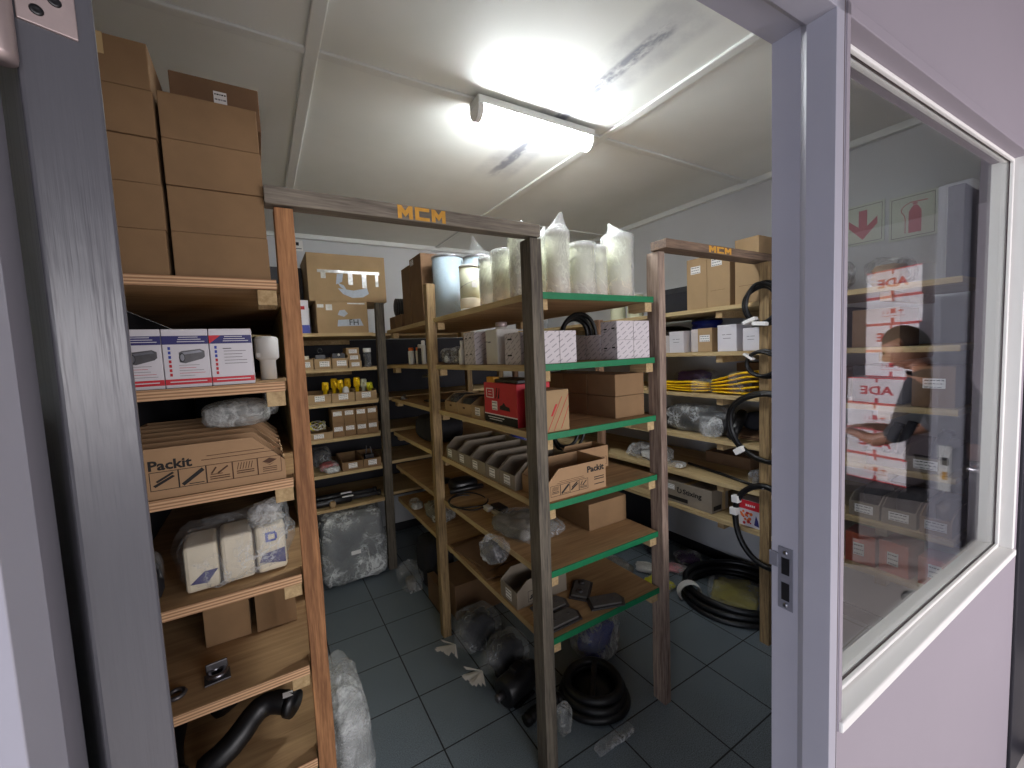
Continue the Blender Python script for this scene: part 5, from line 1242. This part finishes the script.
# ================================================================== CORRIDOR (mirrored in the window pane)
def unmirror(px, py):
    """the real spot whose image in the pane lies at (px,py)"""
    n = Vector((-math.sin(FR), math.cos(FR))); p0 = Vector((FW[0], FW[1])) + n*.037
    v = Vector((px, py))-p0; d = v.dot(n); q = Vector((px, py))-n*2*d; return q.x, q.y
def white_marks(kind):
    def f(t, w, d, h):
        for face, W_ in (('-x', d), ('-y', w)):
            fn = facefn(face, w, d, h); mb = MB()
            rect(mb, fn, W_*.47, 0, W_*.53, h*.22, 'ink_red'); rect(mb, fn, W_*.48, h*.82, W_*.52, h, 'ink_red')
            rect(mb, fn, 0, h*.955, W_, h, 'red_print'); rect(mb, fn, 0, 0, W_, h*.04, 'red_print')
            if kind % 2: mb.text('ADE', lambda u, v, o: fn(W_*.5+u*1.25, h*.36+v, o), h*.44, 'ink_red', 'CENTER', .03)
            else:
                quad(mb, fn, [(W_*.34, h*.50), (W_*.30, h*.44), (W_*.42, h*.44), (W_*.38, h*.50)], 'ink_red'); rect(mb, fn, W_*.355, h*.36, W_*.365, h*.46, 'ink_red')
                for q in (.58, .66): quad(mb, fn, [(W_*q, h*.36), (W_*(q+.015), h*.36), (W_*(q+.015), h*.50), (W_*q, h*.50)], 'ink_red')
                rect(mb, fn, W_*.45, h*.38, W_*.54, h*.55, 'ink_red'); rect(mb, fn, W_*.30, h*.28, W_*.70, h*.295, 'ink_red')
            mb.build('printed_marks', t)
    return f
SX, SY = unmirror(3.56, .985)
OR7 = ['lowest', 'second lowest', 'third lowest', 'fourth lowest', 'fifth lowest', 'sixth lowest', 'seventh lowest', 'eighth lowest', 'ninth lowest', 'topmost but one', 'topmost']
bench = thing('bench', 'low dark bench under the carton stack in the corridor', 'bench', (SX, SY, 0), math.radians(-18))
MB().box(-.28, -.30, .50, .28, .30, .545, 'charcoal').build('bench_top', bench, bevel=.004)
for sx in (-.24, .24):
    for sy in (-.26, .26): MB().box(sx-.02, sy-.02, 0, sx+.02, sy+.02, .499, 'black_plastic').build('leg', bench, bevel=.003)
HB = .171
for k in range(8):
    up = k > 3; ox_, oy_ = (0, 0) if up else unmirror(3.54, 1.075)[0:2]
    cx_, cy_ = (SX, SY) if up else (ox_, oy_)
    zb = .546+(HB if not up else HB)*k
    carton('printed_carton', f'white carton with red print, {OR7[k] if k < 7 else "topmost"} of the corridor stack mirrored in the window', cx_-.12, cx_+.12, cy_-.165, cy_+.165, zb+.0006*k, zb+HB+.0006*k-.0006, 'white_print', 'white and red cartons stacked in the corridor', rz=math.radians((20 if up else 8)+2*((k*37) % 3-1)), extra=white_marks(k))
# person in the corridor
PX, PY = unmirror(3.08, .66)

# jamb of a further door in the corridor, with its lock plate
jx_, jy_ = unmirror(2.22, .49)
d3 = struct('door_3', MB().box(-.02, -.046, 0, .04, .046, 2.04, 'frame_grey').box(-.028, -.030, 0, -.02, .046, 2.04, 'frame_grey'), (jx_, jy_, 0), FR, .003)
lp = MB().box(-.0305, -.020, .90, -.028, .016, 1.075, 'white_plastic').build('lock_plate', d3, bevel=.001)
MB().box(-.0312, -.010, 1.0, -.0304, .008, 1.03, 'charcoal').build('latch_hole', lp); MB().box(-.0325, -.008, .945, -.0304, .006, .975, 'letter_yellow').build('bolt', lp)
def skin(name, nodes, edges, radii, mat, parent=None, sub=2, root=0, loc=(0,0,0)):
    me = bpy.data.meshes.new(name); me.from_pydata(nodes, edges, []); me.materials.append(MATS[mat])
    o = bpy.data.objects.new(name, me); COL.objects.link(o); o.location = loc
    if parent: o.parent = parent
    s_ = o.modifiers.new('skin', 'SKIN'); s_.use_smooth_shade = True
    lay = me.skin_vertices[0] if me.skin_vertices else None
    if lay is None:
        bm = bmesh.new(); bm.from_mesh(me); bm.verts.layers.skin.verify(); bm.to_mesh(me); bm.free(); lay = me.skin_vertices[0]
    for i, r_ in enumerate(radii):
        lay.data[i].radius = (r_, r_) if not isinstance(r_, tuple) else r_
        lay.data[i].use_root = (i == root)
    ss = o.modifiers.new('sub', 'SUBSURF'); ss.levels = sub; ss.render_levels = sub
    dg = bpy.context.evaluated_depsgraph_get(); dg.update()
    m2 = bpy.data.meshes.new_from_object(o.evaluated_get(dg)); o.modifiers.clear(); o.data = m2
    for p in m2.polygons: p.use_smooth = True
    if not m2.materials: m2.materials.append(MATS[mat])
    bpy.data.meshes.remove(me)
    return o
# faces -x (towards the store room door), stooping a little, looking down
per = thing('person', 'person in dark shirt and trousers stooping in the corridor, mirrored in the window', 'person', (PX, PY, 0), PI/2)
N = []; E_ = []; R_ = []
def nd(p, r_, par=None):
    N.append(p); R_.append(r_); i = len(N)-1
    if par is not None: E_.append((par, i))
    return i
pel = nd((.06, 0, .86), (.14, .11)); wa = nd((.04, 0, 1.0), (.13, .10), pel); chn = nd((-.03, 0, 1.15), (.15, .11), wa); sh = nd((-.09, 0, 1.26), (.10, .08), chn)
nk = nd((-.135, 0, 1.325), .052, sh); hb = nd((-.165, 0, 1.365), .055, nk)
for s_ in (-1, 1):
    s1 = nd((-.085, .17*s_, 1.24), .055, sh)
    el = nd((-.14, .235*s_, .98), .042, s1); fo = nd((-.26, .20*s_, .92), .038, el); wr_ = nd((-.35, .15*s_, .94), .026, fo)
    pm = nd((-.39, .135*s_, .945), (.036, .018), wr_); pm2 = nd((-.43, .125*s_, .945), (.036, .016), pm)
    for q, (dy, ln) in enumerate(((-.030, .055), (-.010, .066), (.010, .062), (.028, .048))):
        a = nd((-.445, (.125+dy)*s_, .945), .0085, pm2); b_ = nd((-.445-ln*.55, (.122+dy*1.1)*s_, .938), .0080, a); nd((-.445-ln, (.120+dy*1.1)*s_, .922), .0068, b_)
    th = nd((-.400, (.135-.040)*s_, .953), .010, pm); nd((-.435, (.135-.062)*s_, .950), .0085, th)
    hp = nd((.06, .095*s_, .80), .088, pel); kn_ = nd((-.01, .10*s_, .45), .056, hp); an = nd((.05, .10*s_, .08), .038, kn_); nd((-.07, .11*s_, .035), .034, an)
skin('body', N, E_, R_, 'skin', per)
hdm = MB(); HC = Vector((-.205, 0, 1.425)); vs = []; fs = []; nu, nv = 28, 22
for j in range(nv+1):
    ph = -PI/2+PI*j/nv
    for i in range(nu):
        th = 2*PI*i/nu; x, y, zz = math.cos(ph)*math.cos(th), math.cos(ph)*math.sin(th), math.sin(ph)
        p = Vector((x*.098, y*.076, zz*.122))
        if zz < -.2: p.x *= .90; p.y *= 1-.22*(-zz-.2)
        f = max(0, -x)
        if f > .5:
            if abs(y) < .22 and -.35 < zz < .12: p.x -= .026*(1-abs(y)/.22)*(.5+.5*math.cos((zz+.22)*6))
            if .12 < abs(y) < .5 and -.02 < zz < .20: p.x += .008
            if abs(y) < .3 and -.62 < zz < -.48: p.x -= .006
        vs.append(p)
for j in range(nv):
    for i in range(nu): fs.append((j*nu+i, j*nu+(i+1) % nu, (j+1)*nu+(i+1) % nu, (j+1)*nu+i))
MT = Matrix.Translation(HC) @ Matrix.Rotation(-.42, 4, 'Y')
hdm.add([MT @ v for v in vs], fs, 'skin', True)
for s_ in (-1, 1): hdm.tube([MT @ Vector(p) for p in ((.008, .074*s_, -.025), (.016, .084*s_, .0), (.010, .083*s_, .03), (-.004, .074*s_, .028))], .008, 'skin', 8)
hd_ = hdm.build('head', per)
ey = MB()
for s_ in (-1, 1): ey.lathe([(.0, 0), (.010, .003), (.012, .008)], 'ink', 10, MT @ Matrix.Translation((-.092, .032*s_, .012)) @ Matrix.Rotation(PI/2, 4, 'Y'))
ey.build('eyes', hd_)
mo_ = MB().box(-.094, -.022, -.068, -.080, .022, -.062, 'ink_red', MT); mo_.build('mouth', hd_)
hr = MB(); hv = [MT @ Vector((v.x*1.06+.006, v.y*1.07, v.z*1.06+.003)) for v in vs]
hf = [f for f in fs if all((vs[i].z > .035 and vs[i].x > -.075) or (vs[i].x > .02 and vs[i].z > -.05) or vs[i].z > .085 for i in f)]
hr.add(hv, hf, 'hair', True); hr.build('hair', per)
N = []; E_ = []; R_ = []
pel = nd((.06, 0, .88), (.165, .135)); wa = nd((.04, 0, 1.0), (.155, .125), pel); chn = nd((-.03, 0, 1.15), (.172, .132), wa); sh = nd((-.088, 0, 1.255), (.115, .098), chn); nd((-.118, 0, 1.30), .066, sh)
for s_ in (-1, 1):
    s1 = nd((-.085, .17*s_, 1.24), .070, sh); el = nd((-.14, .235*s_, .985), .056, s1); nd((-.20, .22*s_, .948), .052, el)
skin('shirt', N, E_, R_, 'shirt', per)
N = []; E_ = []; R_ = []
pel = nd((.06, 0, .87), (.158, .128))
for s_ in (-1, 1):
    hp = nd((.06, .095*s_, .79), .105, pel); kn_ = nd((-.01, .10*s_, .45), .074, hp); nd((.05, .10*s_, .085), .062, kn_)
skin('trousers', N, E_, R_, 'trousers', per)
for s_ in (-1, 1):
    MB().blob(.26, .095, .085, 'black_plastic', 5, .03, 4, .6, 24, 14, Matrix.Translation((-.03, .105*s_, 0))).build('shoe', per)

# ------------------------------------------------------------------ light, camera, view
def area(name, loc, target, sx, sy, power, col):
    l = bpy.data.lights.new(name, 'AREA'); l.shape = 'RECTANGLE'; l.size = sx; l.size_y = sy; l.energy = power; l.color = col
    o = bpy.data.objects.new(name, l); COL.objects.link(o); o.location = loc
    o.rotation_euler = (Vector(target)-Vector(loc)).to_track_quat('-Z', 'Y').to_euler(); return o
area('corridor_daylight', (1.5, -2.3, 1.5), (-.1, .42, 1.5), .6, .9, 13, (1.0, .94, .96))
area('sky_daylight', (.7, -4.9, 2.5), (.5, .3, .8), 4.6, 2.8, 205, (.97, .96, 1.0))
area('corridor_left_fill', (-2.5, -1.0, .95), (.9, .5, .85), 1.1, 1.5, 42, (.78, .84, 1.0))  # added bluish fill from the left for the door jamb, not an entrance
area('corridor_stack_fill', (1.9, -1.9, 1.2), (3.5, -.3, 1.3), .5, .8, 44, (1.0, .93, .97))  # added fill that brightens the carton stack; no fixture there
sl_ = bpy.data.lights.new('corridor_fill_spot', 'SPOT'); sl_.energy = 340; sl_.spot_size = math.radians(60); sl_.spot_blend = .5; sl_.shadow_soft_size = .08; sl_.color = (1, .95, .92)  # added spot without a fixture; its floor bounce lifts the store ceiling
so_ = bpy.data.objects.new('corridor_fill_spot', sl_); COL.objects.link(so_); so_.location = (.35, -.85, 2.72)
w_ = bpy.data.worlds.new('world'); SC.world = w_; w_.use_nodes = True
w_.node_tree.nodes['Background'].inputs[0].default_value = (.8, .82, .9, 1); w_.node_tree.nodes['Background'].inputs[1].default_value = .3
cam = bpy.data.cameras.new('camera'); co = bpy.data.objects.new('camera', cam); COL.objects.link(co); SC.camera = co
cam.sensor_fit = 'HORIZONTAL'; cam.sensor_width = 36; cam.lens = 416.2/1024*36; cam.clip_start = .02
yaw, pitch, roll = .540074, -.0741890, -.0460468
fw = Vector((math.sin(yaw)*math.cos(pitch), math.cos(yaw)*math.cos(pitch), math.sin(pitch)))
r0 = Vector((math.cos(yaw), -math.sin(yaw), 0)); u0 = r0.cross(fw)
rv = r0*math.cos(roll)+u0*math.sin(roll); uv = -r0*math.sin(roll)+u0*math.cos(roll)
co.matrix_world = Matrix(((rv.x, uv.x, -fw.x, 0), (rv.y, uv.y, -fw.y, 0), (rv.z, uv.z, -fw.z, 1.5), (0, 0, 0, 1)))
vs_ = SC.view_settings; SC.display_settings.display_device = 'sRGB'
vs_.view_transform = 'Standard'; vs_.look = 'None'; vs_.gamma = 1; vs_.use_curve_mapping = False; vs_.exposure = 0.25
SC.cycles.use_denoising = True
SC.cycles.max_bounces = 10; SC.cycles.transparent_max_bounces = 24; SC.cycles.diffuse_bounces = 5
SC.cycles.sample_clamp_indirect = 6
